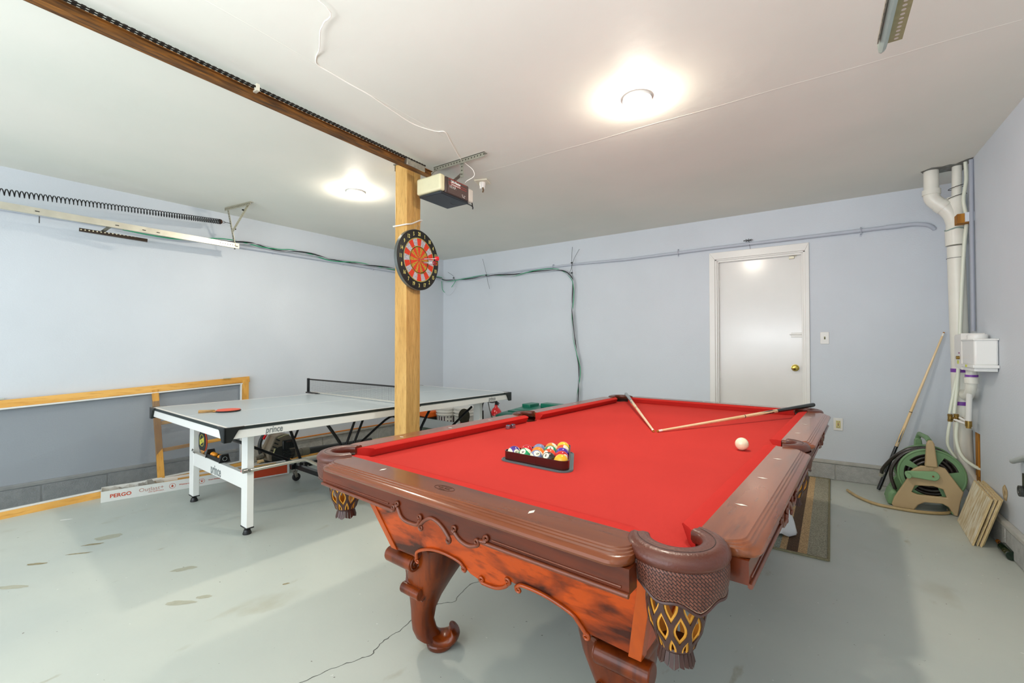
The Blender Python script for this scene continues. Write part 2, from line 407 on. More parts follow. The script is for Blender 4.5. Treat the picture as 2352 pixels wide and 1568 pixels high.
k = MB(); k.box(4.668, 4.765, .043, .056, 1.345, 1.392); k.cyl((4.655, .040, 1.372), (4.77, .040, 1.372), .004, n=8); k.build('slide_bolt', M_white, dr, bevel=.002)
k = MB(); k.box(4.655, 4.70, .035, .056, 2.130, 2.155); k.cyl((4.68, .04, 2.15), (4.72, .04, 2.158), .004, n=8); k.build('catch', mat('dull_cream_metal', 'cfcab5', .4, .3), dr, bevel=.002)
for zz in (1.93, .95):
    k = MB(); k.cyl((DX0+.028, .04, zz-.045), (DX0+.028, .04, zz+.045), .006, n=10); k.box(DX0+.028, DX0+.05, .051, .056, zz-.04, zz+.04); k.build('hinge', M_white, dr)
# ---------------------------------------------------------------- pool table
PW, PL, ZT, ZBED = 1.38, 2.65, .816, .774
PLOC = (3.251, -4.089, 0); PRZ = R_(-4.246)
PM = Matrix.Translation(PLOC)@Matrix.Rotation(PRZ, 4, 'Z')
def pt(x, y, z): return PM@Vector((x, y, z))
M_rail = wood('rail_mahogany', '7c3212', '3c1607', axis=0, scale=7, rough=.3, coat=.12, dark='2c150e')
M_raily = wood('rail_mahogany_lengthwise', '7c3212', '3c1607', axis=1, scale=7, rough=.3, coat=.2, dark='2c150e')
M_railtop = wood('rail_top_mahogany', '82421f', '5c2a14', axis=0, scale=5, rough=.26, coat=.4, dark='4a2a1e')
M_railtopy = wood('rail_top_mahogany_lengthwise', '94502c', '6e381d', axis=1, scale=5, rough=.26, coat=.4, dark='4a2a1e')  # lighter wood tone carries the reflected light on the long rails
M_apron = wood('apron_flame_veneer', 'c64b06', '3f1203', axis=0, scale=7, st=.33, rough=.32, coat=.1, dark='3a1004', contrast=(.45, .58))
M_aprony = wood('apron_flame_veneer_lengthwise', 'c64b06', '3f1203', axis=1, scale=7, st=.33, rough=.32, coat=.1, dark='3a1004', contrast=(.45, .58))
M_edge = wood('apron_corner_strip', 'c2520f', 'a8440c', axis=2, scale=10, rough=.35, coat=.2)
M_leg = wood('leg_mahogany', '823609', '401605', axis=2, scale=10, rough=.28, coat=.2, dark='3a140a')
M_bead = mat('carved_mahogany', '74351a', .28, var=.3, vscale=14, coat=.15)
M_beado = mat('carved_orange_mahogany', 'b34a0c', .28, var=.35, vscale=14, coat=.15)
M_cloth = mat('red_billiard_cloth', 'c83a34', .9, var=.05, vscale=3, bump=.25, bscale=900, spec=.1)
M_cush = mat('red_cushion_cloth', 'c4312b', .9, var=.05, vscale=5, bump=.2, bscale=900, spec=.1)
M_leather = mat('dark_brown_leather', '5f2c1d', .36, var=.35, vscale=12, bump=.12, bscale=160, coat=.1)
M_tan = mat('tan_leather_edge', 'eda63a', .55, var=.2, vscale=20)
M_strap = mat('brown_leather_strap', '4a2a22', .4, var=.3, vscale=30)
M_pearl = mat('white_sight_inlay', 'ece7dc', .25)

def shield_leather():
    m = mat('basketweave_leather', '53302a', .42, var=.2, vscale=10); nt = m.node_tree; b = nt.nodes['Principled BSDF']
    tc = nd(nt, 'ShaderNodeTexCoord'); mp = nd(nt, 'ShaderNodeMapping'); mp.inputs['Rotation'].default_value = (0, 0, R_(45)); mp.inputs['Scale'].default_value = (1, 1, 1)
    nt.links.new(tc.outputs['UV'], mp.inputs[0])
    br = nd(nt, 'ShaderNodeTexBrick'); br.offset = .5; br.inputs['Scale'].default_value = 1; br.inputs['Brick Width'].default_value = .0115; br.inputs['Row Height'].default_value = .0054
    br.inputs['Mortar Size'].default_value = .0009; br.inputs['Mortar Smooth'].default_value = .6
    br.inputs['Color1'].default_value = lin('7a4636'); br.inputs['Color2'].default_value = lin('66382b'); br.inputs['Mortar'].default_value = lin('26120d')
    nt.links.new(mp.outputs[0], br.inputs['Vector']); nt.links.new(br.outputs['Color'], b.inputs['Base Color'])
    iv = nd(nt, 'ShaderNodeMath', operation='SUBTRACT'); iv.inputs[0].default_value = 1; nt.links.new(br.outputs['Fac'], iv.inputs[1])
    bp = nd(nt, 'ShaderNodeBump'); bp.inputs['Strength'].default_value = .9; bp.inputs['Distance'].default_value = .002
    nt.links.new(iv.outputs[0], bp.inputs['Height']); nt.links.new(bp.outputs[0], b.inputs['Normal'])
    return m
M_weave = shield_leather()

pool = thing('pool_table', 'mahogany pool table with carved apron, leather pockets and red cloth in the foreground', 'pool table', PLOC, PRZ)
# cloth bed, its outline notched at the six pockets
o = []
r = .062
def notch(cx, cy, a0, a1, r=.062): return arc(cx, cy, r, a0, a1, 8)
o += notch(-.012, -.012, 84, 6, .050)           # near left (goes clockwise in, keeps ccw order overall)
o += notch(PW+.012, -.012, 174, 96, .050)
o += notch(PW+.015, PL/2, 270, 90)[0:9] if False else [(PW, PL/2-.055), (PW-.03, PL/2-.045), (PW-.042, PL/2), (PW-.03, PL/2+.045), (PW, PL/2+.055)]
o += notch(PW+.012, PL+.012, 264, 186, .050)
o += notch(-.012, PL+.012, -6, -84, .050)
o += [(0, PL/2+.055), (.03, PL/2+.045), (.042, PL/2), (.03, PL/2-.045), (0, PL/2-.055)]
b = MB(); b.prism(o, lambda u, v: (u, v, ZBED), lambda u, v: (u, v, ZBED-.03)); b.build('cloth_bed', M_cloth, pool)
# dark slate and inner frame under the cloth
b = MB(); b.box(.08, PW-.08, .08, PL-.08, ZBED-.09, ZBED-.031); b.build('slate', mat('slate', '3b3a3a', .8), pool)

# rails: stack of outlines (u outward from the cloth line, s along the rail)
PROF = [(.0, ZT), (.094, ZT), (.0965, ZT-.003), (.1015, ZT-.0035), (.104, ZT-.007), (.109, ZT-.0075), (.112, ZT-.011), (.119, ZT-.012), (.1265, ZT-.016), (.1295, ZT-.022), (.126, ZT-.028), (.116, ZT-.031)]
def rail_outline(u, s0, s1, rr=.045, n=7):
    k = .116-u
    e = .012
    out = [(s0+e, 0)]
    cu = u
    out += [(s0+e+rr-rr*cos(R_(90)*i/n)+max(0, k)*.5, cu-rr+rr*sin(R_(90)*i/n)) for i in range(n+1)]
    out += [(s1-e-rr+rr*sin(R_(90)*i/n)-max(0, k)*.5, cu-rr+rr*cos(R_(90)*i/n)) for i in range(n+1)]
    out += [(s1-e, 0)]
    return out
SCROLL = [(-.5, .0)]  # placeholder, see apron_path
def spiral(cx, cz, r0, r1, a0, a1, n=12): return [(cx+(r0+(r1-r0)*i/n)*cos(R_(a0+(a1-a0)*i/n)), cz+(r0+(r1-r0)*i/n)*sin(R_(a0+(a1-a0)*i/n))) for i in range(n+1)]
# carved lower edge of the rail apron, relative to the middle of the rail: (offset, z)
WAVE = [(-.175, .731), (-.165, .744), (-.152, .746), (-.145, .735), (-.135, .722), (-.115, .714), (-.085, .713), (-.058, .716), (-.048, .730), (-.040, .722), (-.030, .733), (0, .749), (.03, .746),
        (.055, .733), (.075, .716), (.092, .722), (.1, .733), (.115, .721), (.135, .714), (.16, .713), (.182, .72), (.192, .738), (.205, .747), (.218, .738), (.225, .734)]
def make_rail(name, s0, s1, f, mtop, mside, n_sights, wave=True, label=None, scale=1):
    """f maps (s,u,z) into table space"""
    mb = MB()
    rg = [[f(s, u_, z) for s, u_ in rail_outline(u, s0, s1)] for u, z in PROF]
    # first ring (u=0) would collapse: start from the flat top
    mb.rings(rg[1:], caps=True)
    rail = mb.build(name, mtop, pool, smooth=35)
    mid = (s0+s1)/2
    # apron below the moulding
    base = .7345
    bot = [(s0+.008, base)]+([(mid+a*scale, z) for a, z in WAVE] if wave else [])+[(s1-.008, base)]
    o = [(s0+.008, ZT-.03)]+bot+[(s1-.008, ZT-.03)]
    m2 = MB(); m2.prism(o, lambda s, z: f(s, .109, z), lambda s, z: f(s, .070, z)); m2.build('rail_apron', mside, rail, smooth=30)
    bead = MB()
    path = [f(s, .105, z-.0015) for s, z in bot]
    if wave:
        i0 = 1+7; L_ = [bot[0]]+[(mid+a*scale, z) for a, z in WAVE[:1]]
        segs = [bot[:2], bot[3:10], bot[10:16], bot[17:22], bot[24:]]
        curls = [(0, 1, 1), (1, -1, 1), (1, 1, 1), (2, -1, 0), (2, 1, 0), (3, -1, 1), (3, 1, 1), (4, -1, 1)]
        for k_, sg in enumerate(segs):
            pp = smooth_path([Vector((s, z, 0)) for s, z in sg], 5) if len(sg) > 2 else [Vector((s, z, 0)) for s, z in sg]
            rs = .0058
            bead.tube([f(q.x, .1115, q.y-.0015) for q in pp], rs, 7)
            for end, sx in ((0, 1), (-1, -1)):
                if (k_ == 0 and end == 0) or (k_ == 4 and end == -1): continue
                up = 1 if k_ != 2 else -1
                e_ = pp[end]; c_ = (e_.x, e_.y+up*.010)
                sp = spiral(c_[0], c_[1], .010, .0025, -90*up, (-90*up)+(-sx*up)*430, 16)
                bead.tube([f(a_, .1125, b_-.0015) for a_, b_ in sp], [.0052-.0024*i/16 for i in range(17)], 6)
    else: bead.tube(path, .0058, 7)
    bead.build('beading', M_bead, rail, smooth=60)
    g = MB(); g.tube([f(s, .110, base+.011) for s in (s0+.025, mid-(.2*scale if wave else .001))], .0022, 5); g.build('fillet', M_bead, rail)
    g = MB(); g.tube([f(s, .110, base+.011) for s in (mid+(.235*scale if wave else .001), s1-.025)], .0022, 5); g.build('fillet', M_bead, rail)
    # mother-of-pearl sights
    for s in n_sights:
        d = MB(); L = .016; W_ = .007
        d.add([f(s-W_, .041, ZT+.0005), f(s, .041-L, ZT+.0005), f(s+W_, .041, ZT+.0005), f(s, .041+L, ZT+.0005)], [(0, 1, 2, 3)]); d.build('sight', M_pearl, rail, smooth=0)
    return rail
near_s = [.371, .69, 1.009]; near_s = [.371, 1.009]
r0 = make_rail('rail', .085, PW-.067, lambda s, u, z: (s, -u, z), M_railtop, M_rail, near_s)
make_rail('rail', .075, PW-.075, lambda s, u, z: (s, PL+u, z), M_railtop, M_rail, [.371, .69, 1.009], label=None)
HM = PL/2
sy1 = [.354, .668, .985]; sy2 = [1.641, 1.96, 2.27]
for xs, fx in ((0, lambda s, u, z: (-u, s, z)), (PW, lambda s, u, z: (PW+u, s, z))):
    make_rail('rail', .075, HM-.068, fx, M_railtopy, M_raily, sy1, scale=.9)
    make_rail('rail', HM+.068, PL-.075, fx, M_railtopy, M_raily, sy2, scale=.9)
# engraved oval plate mark on the near rail
ov = MB()
ov.tube([(.689+.040*cos(a), -.047+.017*sin(a), ZT+.0003) for a in [2*pi*i/40 for i in range(40)]], .0007, 4, closed=True)
ov.build('engraved_oval', mat('engraving_dark', '2a1510', .6), r0)
for tx, yy, sz, sx_ in (('DLT MARQUIS', -.0385, .0085, .8),):
    t = text_bm(tx, sz, lambda u, v, w: (.689+u, yy+v, ZT+.0004+w), .0001, sx=sx_, shear=.3 if tx == 'Classic' else 0); t.build('engraved_lettering', MATS['engraving_dark'], r0, smooth=0, fix=False)

sq = MB()
for x0, x1, y0, am in ((-.026, -.004, -.0475, .0022), (.002, .024, -.0490, .0025), (-.012, .010, -.0575, .0012)):
    sq.tube([(.689+x0+(x1-x0)*i/24, y0+am*sin(i*1.15)*(1-.5*i/24), ZT+.0004) for i in range(25)], .0006, 4)
sq.build('engraved_script', MATS['engraving_dark'], r0)

# cushions
def cushion(s0, s1, f, c0, c1):
    """c0, c1: how far the nose is cut back at each end"""
    sec = [(.0, ZT-.001, 0), (-.022, ZT+.0005, .45), (-.046, ZT-.0035, .95), (-.0495, ZT-.008, 1), (-.046, ZT-.0125, .95), (-.026, ZBED+.001, .6), (0, ZBED+.001, 0)]
    mb = MB(); N = 2; rg = []
    for e in range(2): rg.append([f((s0+c0*k) if e == 0 else (s1-c1*k), u, z) for u, z, k in sec])
    mb.rings(rg); mb.build('cushion', M_cush, pool, smooth=50)
cushion(.090, PW-.075, lambda s, u, z: (s, -u, z), .062, .062)
cushion(.080, PW-.080, lambda s, u, z: (s, PL+u, z), .062, .062)
for fx in (lambda s, u, z: (-u, s, z), lambda s, u, z: (PW+u, s, z)):
    cushion(.082, HM-.062, fx, .062, .018); cushion(HM+.062, PL-.082, fx, .018, .062)

# pockets
def pocket(cx, cy, ang, sweep, shield=True, side=False):
    """ang: outward direction in degrees"""
    ri, ro = (.054, .112) if not side else (.050, .104)
    pk = bpy.data.objects.new('pocket', None); COL.objects.link(pk); pk.parent = pool; pk.location = (cx, cy, 0); pk.rotation_euler = (0, 0, R_(ang))
    prof = [(ri, .018), (ri, .002), (ri+.004, -.002), (ri+.014, -.0035), (ri+.024, -.0015), (ri+.030, -.0025), (ro-.022, -.003), (ro-.010, .001), (ro-.002, .010), (ro, .020), (ro-.003, .028), (ro-.012, .033), (ri+.016, .034), (ri+.005, .026)]
    n = 26; rg = []
    for i in range(n+1):
        t = -1+2*i/n; a = R_(sweep*t); k = 1-.30*max(0, (abs(t)-.72)/.28)**1.5
        rc = (ri+ro)/2
        rg.append([((rc+(q-rc)*(k if q > rc else 1))*cos(a), (rc+(q-rc)*(k if q > rc else 1))*sin(a), ZT+.006-z) for q, z in prof])
    mb = MB(); mb.rings(rg); mb.build('leather_rim', M_leather, pk, smooth=50)
    st = MB()
    for i in range(1, 2): st.tube([((ri+.027)*cos(R_(sweep*.96*(-1+2*j/30))), (ri+.027)*sin(R_(sweep*.96*(-1+2*j/30))), ZT+.0078) for j in range(31)], .0011, 5)
    st.build('seam', mat('leather_seam', '2c1611', .6), pk)
    if shield:
        n = 40; ns = 10; rs = ro-.004+(.008 if side else 0); vs = []; uvs = []
        half = sweep*(.63 if not side else .62)
        for i in range(n+1):
            t = -1+2*i/n; a = R_(half*t)
            drop = (.050+.030*(1-abs(t))**.8+.006*cos(t*pi*3.1)) if not side else (.055+.03*(1-abs(t)))
            for j in range(ns+1):
                q = j/ns; rr = rs+.006*sin(q*pi*.8)-.010*q
                vs.append((rr*cos(a), rr*sin(a), ZT-.022-drop*q)); uvs.append((rs*a, -drop*q))
        mb = MB(); fs = [(i*(ns+1)+j, i*(ns+1)+j+1, (i+1)*(ns+1)+j+1, (i+1)*(ns+1)+j) for i in range(n) for j in range(ns)]
        mb.add(vs, fs); so = mb.build('leather_shield', M_weave, pk, smooth=60)
        uv = so.data.uv_layers.new(name='uv')
        for lp in so.data.loops: uv.data[lp.index].uv = uvs[lp.vertex_index]
        md = so.modifiers.new('solid', 'SOLIDIFY'); md.thickness = .003; md.offset = -1
        e = MB(); e.tube([Vector(vs[i*(ns+1)+ns])*1 for i in range(n+1)], .0035, 6, flat=1)
        for ii in (0, n): e.tube([Vector(vs[ii*(ns+1)+j]) for j in range(ns+1)], .003, 6)
        e.build('shield_border', M_strap, pk)
        e = MB(); e.tube([Vector((vs[i*(ns+1)+ns][0]*1.012, vs[i*(ns+1)+ns][1]*1.012, vs[i*(ns+1)+ns][2]+.006)) for i in range(n+1)], .0008, 4); e.build('stitching', mat('pale_stitching', 'b59a80', .7), pk)
    # inside liner and basket of crossing straps
    li = MB(); li.lathe([(.052, ZBED-.004), (.050, ZBED-.02), (.054, ZBED-.045)], n=28, cap0=False, cap1=False); li.build('liner', M_leather, pk)
    zt, zb = ZBED-.02, .592; ox = .030 if side else 0
    prof_r = lambda t: .050+.012*sin(pi*min(1, t*1.15))-.012*max(0, t-.75)*4
    for nm, rad, wd, m in (('net_lining', -.0022, .0085, M_tan), ('leather_net', .0012, .0045, M_strap)):
        mb = MB(); K = 10
        for k in range(K):
            for sg in (1, -1):
                path = []
                for i in range(19):
                    t = i/18; a = 2*pi*k/K+sg*(pi/K)*(.5-.5*cos(t*pi*3)) ; rr = prof_r(t)+rad
                    path.append((rr*cos(a)+ox, rr*sin(a), zt+(zb-zt)*t))
                # flat strap: ribbon with thickness
                rg = []
                for i, p in enumerate(path):
                    p = Vector(p); tn = (Vector(path[min(i+1, 18)])-Vector(path[max(i-1, 0)])).normalized(); nn = Vector((p.x-ox, p.y, 0)).normalized(); sd = tn.cross(nn).normalized()
                    th = .0011
                    rg.append([p+sd*wd+nn*th, p-sd*wd+nn*th, p-sd*wd-nn*th, p+sd*wd-nn*th])
                mb.rings(rg)
        q = mb.build(nm, m, pk, smooth=40)
    bt = MB(); bt.lathe([(.0, zb+.003), (.036, zb+.003), (.039, zb-.001), (.036, zb-.005), (.030, zb-.008)], (ox, 0, 0), n=24, cap0=False, cap1=True); bt.build('net_base', M_strap, pk)
    fr = MB(); K = 22
    for k in range(K):
        a0 = 2*pi*(k+.08)/K; a1 = 2*pi*(k+.92)/K
        fr.rings([[( .033*cos(a0)+ox, .033*sin(a0), zb-.004), (.033*cos(a1)+ox, .033*sin(a1), zb-.004), (.029*cos(a1)+ox, .029*sin(a1), zb-.004), (.029*cos(a0)+ox, .029*sin(a0), zb-.004)],
                  [(.040*cos(a0)+ox, .040*sin(a0), zb-.030-.004*(k % 3)), (.040*cos(a1)+ox, .040*sin(a1), zb-.030-.004*((k+1) % 3)), (.036*cos(a1)+ox, .036*sin(a1), zb-.030), (.036*cos(a0)+ox, .036*sin(a0), zb-.030)]])
    fr.build('leather_fringe', M_strap, pk)
    return pk
pocket(.026, .026, 225, 116); pocket(PW-.026, .026, -45, 116); pocket(PW-.026, PL-.026, 45, 116); pocket(.026, PL-.026, 135, 116)
pocket(-.015, HM, 180, 84, side=True); pocket(PW+.015, HM, 0, 84, side=True)

# cabinet (tapered body) : front and back aprons with arched scroll edge, sides
def yz(z): return .247-.25*z           # inset of the end apron at height z
def xz_(z, right=0): return (.115+.22*(.614-z)) if right else (.097+.52*(.60-z))    # inset of the side apron
ZTOP = .745
ARCH = [(.340, .437), (.346, .462), (.383, .484), (.446, .505), (.515, .512), (.582, .505), (.600, .492), (.628, .471), (.683, .458), (.739, .461), (.780, .478), (.800, .496), (.815, .508), (.841, .504), (.863, .514), (.945, .512), (1.027, .491), (1.050, .470), (1.068, .445)]
def end_apron(flip):
    fy = (lambda y: y) if not flip else (lambda y: PL-y)
    xl = lambda z: xz_(z)
    o = [(xl(ZTOP), ZTOP), (xl(.433), .433)]+ARCH+[(PW-xz_(.438, 1), .438), (PW-xz_(ZTOP, 1), ZTOP)]
    mb = MB(); mb.prism(o, lambda x, z: (x, fy(yz(z)), z), lambda x, z: (x, fy(yz(z)+.022), z)); ap = mb.build('end_apron', M_apron, pool, smooth=30)
    bd = MB(); segs = [ARCH[0:7], ARCH[8:12], ARCH[13:]]
    for k, sg in enumerate(segs):
        pp = smooth_path([Vector((a, b_, 0)) for a, b_ in sg], 5); q = lambda s, z: (s, fy(yz(z)-.003), z)
        bd.tube([q(p.x, p.y) for p in pp], .0065, 7)
        for end, sx in ((0, 1), (-1, -1)):
            e_ = pp[end]; up = {0: (1, -1), 1: (1, 1), 2: (-1, 1)}[k][0 if end == 0 else 1]
            if k != 1: up = -1
            sp = spiral(e_.x, e_.y+up*.012, .012, .003, -90*up, -90*up+(-sx*up)*430, 16)
            bd.tube([q(a_, b_) for a_, b_ in sp], [.006-.003*i/16 for i in range(17)], 6)
    bd.build('apron_beading', M_beado, ap, smooth=60)
end_apron(False); end_apron(True)
def side_apron(flip):
    fx = (lambda x: x) if not flip else (lambda x: PW-x)
    mid = [(.36, .437), (.40, .475), (.55, .51), (.75, .515), (1.0, .50), (1.15, .485), (1.25, .462), (1.325, .455), (1.40, .462), (1.5, .485), (1.65, .50), (1.9, .515), (2.1, .51), (2.25, .475), (2.29, .437)]
    o = [(yz(ZTOP), ZTOP), (yz(.433), .433)]+mid+[(PL-yz(.433), .433), (PL-yz(ZTOP), ZTOP)]
    mb = MB(); mb.prism(o, lambda y, z: (fx(xz_(z, flip)), y, z), lambda y, z: (fx(xz_(z, flip)+.022), y, z)); ap = mb.build('side_apron', M_aprony, pool, smooth=30)
    bd = MB(); bd.tube([(fx(xz_(p.y, flip)-.003), p.x, p.y) for p in smooth_path([Vector((a, b_, 0)) for a, b_ in mid], 4)], .0065, 7); bd.build('apron_beading', M_beado, ap, smooth=60)
side_apron(False); side_apron(True)
for ix in (0, 1):      # straight-grained strips at the four corners
    for iy in (0, 1):
        fx = (lambda x: x) if not ix else (lambda x: PW-x); fy = (lambda y: y) if not iy else (lambda y: PL-y)
        mb = MB(); rg = []
        for z in (ZTOP, .432): x = xz_(z, ix)-.004; y = yz(z)-.005; rg.append([(fx(x), fy(y), z), (fx(x+.036), fy(y), z), (fx(x+.036), fy(y+.036), z), (fx(x), fy(y+.036), z)])
        mb.rings(rg); mb.build('corner_strip', M_edge, pool, bevel=.002)
b = MB(); b.box(.16, PW-.16, .17, PL-.17, .50, .72); b.build('cabinet_core', mat('raw_dark_wood', '3a2519', .8), pool)

def leg(ix, iy):
    fx = (lambda x: x) if not ix else (lambda x: PW-x); fy = (lambda y: y) if not iy else (lambda y: PL-y)
    F = lambda p: Vector((fx(p[0]), fy(p[1]), p[2]))
    # body: loft of rounded squares, then the foot curling inwards
    secs = [((.285, .290, .445), .112, .112), ((.283, .288, .40), .112, .110), ((.275, .278, .34), .100, .098), ((.262, .264, .28), .080, .078), ((.252, .254, .22), .059, .058), ((.246, .248, .17), .046, .046), ((.243, .246, .12), .041, .041), ((.248, .252, .08), .043, .044), ((.262, .268, .048), .048, .050)]
    def ring(c, a, b_, tilt=0, n=20):
        out = []
        for k in range(n):
            t = 2*pi*k/n; ex = .62
            u = (abs(cos(t))**ex)*(1 if cos(t) >= 0 else -1)*a; v = (abs(sin(t))**ex)*(1 if sin(t) >= 0 else -1)*b_
            # tilt rotates the section about the horizontal axis across the inward diagonal
            d = (u+v)/2; w_ = (u-v)/2
            dx = d*cos(tilt); dz = d*sin(tilt)
            out.append(F((c[0]+dx+w_, c[1]+dx-w_, c[2]+dz*1.3)))
        return out
    rg = [ring(c, a, b_, 0) for c, a, b_ in secs]
    mb = MB(); mb.rings(rg)
    L = mb.build('leg', M_leg, pool, smooth=60)
    # foot: cupped scroll
    ft = MB(); rg = []
    path = [((.250, .254, .085), .040, -.25), ((.262, .268, .050), .050, -.6), ((.285, .292, .030), .056, -1.1), ((.315, .322, .032), .056, -1.6), ((.328, .335, .044), .056, -2.0), ((.334, .341, .062), .054, -2.35), ((.333, .340, .076), .044, -2.7)]
    for (c, a, tl) in path:
        n = 16; out = []
        D = Vector((1, 1, 0)).normalized(); S = Vector((1, -1, 0)).normalized(); c = Vector(c)
        axd = D*sin(-tl)+Vector((0, 0, 1))*-cos(-tl)      # direction of travel
        nm = D*cos(-tl)+Vector((0, 0, 1))*sin(-tl)
        for k in range(n):
            t = 2*pi*k/n; out.append(F(c+S*cos(t)*a+nm*sin(t)*(.030 if tl < -.4 else .036)*(.6 if a < .03 else 1)))
        rg.append(out)
    ft.rings(rg); ft.build('scroll_foot', M_leg, L, smooth=60, sub=1)
    fl_ = MB(); fl_.lathe([(.045, 0), (.052, .006), (.056, .022), (.05, .034)], F((.290, .297, 0)), 20); fl_.build('foot_pad', M_leg, L)
    # carved C scroll and its rolls on the two outer faces
    def face(G):
        rl = MB(); rl.cyl(G((.132, .165, .388)), G((.292, .165, .388)), .031, n=20); rl.build('scroll_roll', M_leg, L, smooth=40, bevel=.004)
        rl = MB(); rl.cyl(G((.196, .185, .262)), G((.305, .185, .262)), .0225, n=18); rl.build('scroll_roll', M_leg, L, smooth=40, bevel=.003)
        pn = MB(); n_ = 8; rg = []
        for i in range(n_+1):
            t = i/n_; z = .375-.105*t; x0 = .165+.045*t; x1 = .292-.0*t; y = .178+.022*sin(pi*t)
            rg.append([G((x0, y, z)), G((x1, y, z)), G((x1, y+.06, z)), G((x0, y+.06, z))])
        pn.rings(rg); pn.build('scroll_panel', M_leg, L, smooth=30)
        cs = MB(); pth = smooth_path([Vector(p) for p in ((.300, .160, .415), (.300, .195, .425), (.300, .235, .400), (.300, .252, .350), (.300, .242, .300), (.300, .215, .262), (.300, .185, .240))], 5)
        cs.tube([G(p) for p in pth], .011, 8)
        for (cy_, cz_, r_, s_) in ((.165, .388, .026, 1), (.185, .262, .018, -1)):
            sp = spiral(cy_, cz_, r_, .004, 90*s_, 90*s_+s_*560, 24); cs.tube([G((.294, a_, b_)) for a_, b_ in sp], .0035, 6)
        cs.build('volute', M_bead, L, smooth=60)
    face(F); face(lambda p: F((p[1]+.035, p[0]+.03, p[2])))
for ix in (0, 1):
    for iy in (0, 1): leg(ix, iy)

# ---------------------------------------------------------------- things on the pool table
cam_w = Vector(cam.location)
BR = .0286
CREAM = 'efe6c8'
def ball_mat(name, col, stripe, number=True, glow=.12):
    m = bpy.data.materials.new(name); m.use_nodes = True; nt = m.node_tree; b = nt.nodes['Principled BSDF']
    b.inputs['Roughness'].default_value = .08; b.inputs['Coat Weight'].default_value = .5
    tc = nd(nt, 'ShaderNodeTexCoord'); sp = nd(nt, 'ShaderNodeSeparateXYZ'); nt.links.new(tc.outputs['Object'], sp.inputs[0])
    def M2(op, a, c=None):
        q = nd(nt, 'ShaderNodeMath', operation=op)
        for i, v in enumerate((a, c)):
            if v is None: continue
            if isinstance(v, (int, float)): q.inputs[i].default_value = v
            else: nt.links.new(v, q.inputs[i])
        return q.outputs[0]
    c = lin(col); last = None
    def mix(fac, a, bcol):
        mx = nd(nt, 'ShaderNodeMix', data_type='RGBA'); nt.links.new(fac, mx.inputs[0])
        if isinstance(a, tuple): mx.inputs[6].default_value = a
        else: nt.links.new(a, mx.inputs[6])
        mx.inputs[7].default_value = bcol; return mx.outputs[2]
    cur = c
    if stripe:
        k = M2('GREATER_THAN', M2('ABSOLUTE', sp.outputs[2]), BR*.55); cur = mix(k, cur, lin(CREAM))
    if number:
        d = M2('SQRT', M2('ADD', M2('MULTIPLY', sp.outputs[1], sp.outputs[1]), M2('MULTIPLY', sp.outputs[2], sp.outputs[2])))
        cur = mix(M2('MULTIPLY', M2('LESS_THAN', d, BR*.44), M2('GREATER_THAN', sp.outputs[0], 0)), cur, lin('f3ecd4'))
    if isinstance(cur, tuple): b.inputs['Base Color'].default_value = cur
    else: nt.links.new(cur, b.inputs['Base Color'])
    return m
sph_me = None
def ball(name, label, x, y, col, num=None, stripe=False, cdir=(0, 1), roll=0, axis=None, group=None, z=ZBED+BR):
    """cdir: where the number circle looks, as (right, up) in ball radii seen from the camera; None = facing down"""
    P = pt(x, y, z)
    mb = MB(); bm = bmesh.new(); bmesh.ops.create_uvsphere(bm, u_segments=32, v_segments=20, radius=BR)
    mb.v = [tuple(v.co) for v in bm.verts]; mb.f = [tuple(q.index for q in f.verts) for f in bm.faces]; bm.free()
    o = mb.build(name, ball_mat(name+'_resin', col, stripe, num is not None), smooth=180, fix=False)
    tag(o, label, 'ball', group)
    to = (cam_w-P).normalized(); right = Vector((0, 0, 1)).cross(to).normalized(); up = to.cross(right)
    if cdir is None: X = Vector((.3, .5, -1)).normalized()
    else:
        a, b_ = cdir; X = (right*a+up*b_+to*math.sqrt(max(.02, 1-a*a-b_*b_))).normalized()
    if axis is not None: Z = right*axis[0]+up*axis[1]+to*(axis[2] if len(axis) > 2 else 0)
    else: Z = up*cos(R_(roll))+right*sin(R_(roll))
    Z = (Z-X*Z.dot(X)).normalized(); Y = Z.cross(X)
    o.matrix_world = Matrix.Translation(P)@Matrix(((X.x, Y.x, Z.x), (X.y, Y.y, Z.y), (X.z, Y.z, Z.z))).to_4x4()
    if num is not None and cdir is not None:
        def f(u, v, w):
            c_, s_ = cos(R_(roll if axis is not None else 0)), sin(R_(roll if axis is not None else 0)); u, v = u*c_-v*s_, u*s_+v*c_
            p = Vector((math.sqrt(max(1e-9, BR*BR-u*u-v*v)), u, v)); return p.normalized()*(BR+.00025)
        t = text_bm(str(num), .0165, f, 0, sx=.8, bold=.0004); t.build('number', M_black, o, smooth=0, fix=False)
    return o
G = 'pool balls in the triangle rack'
bx0, by0, dx, dy = .655, .480, .0573, .0496
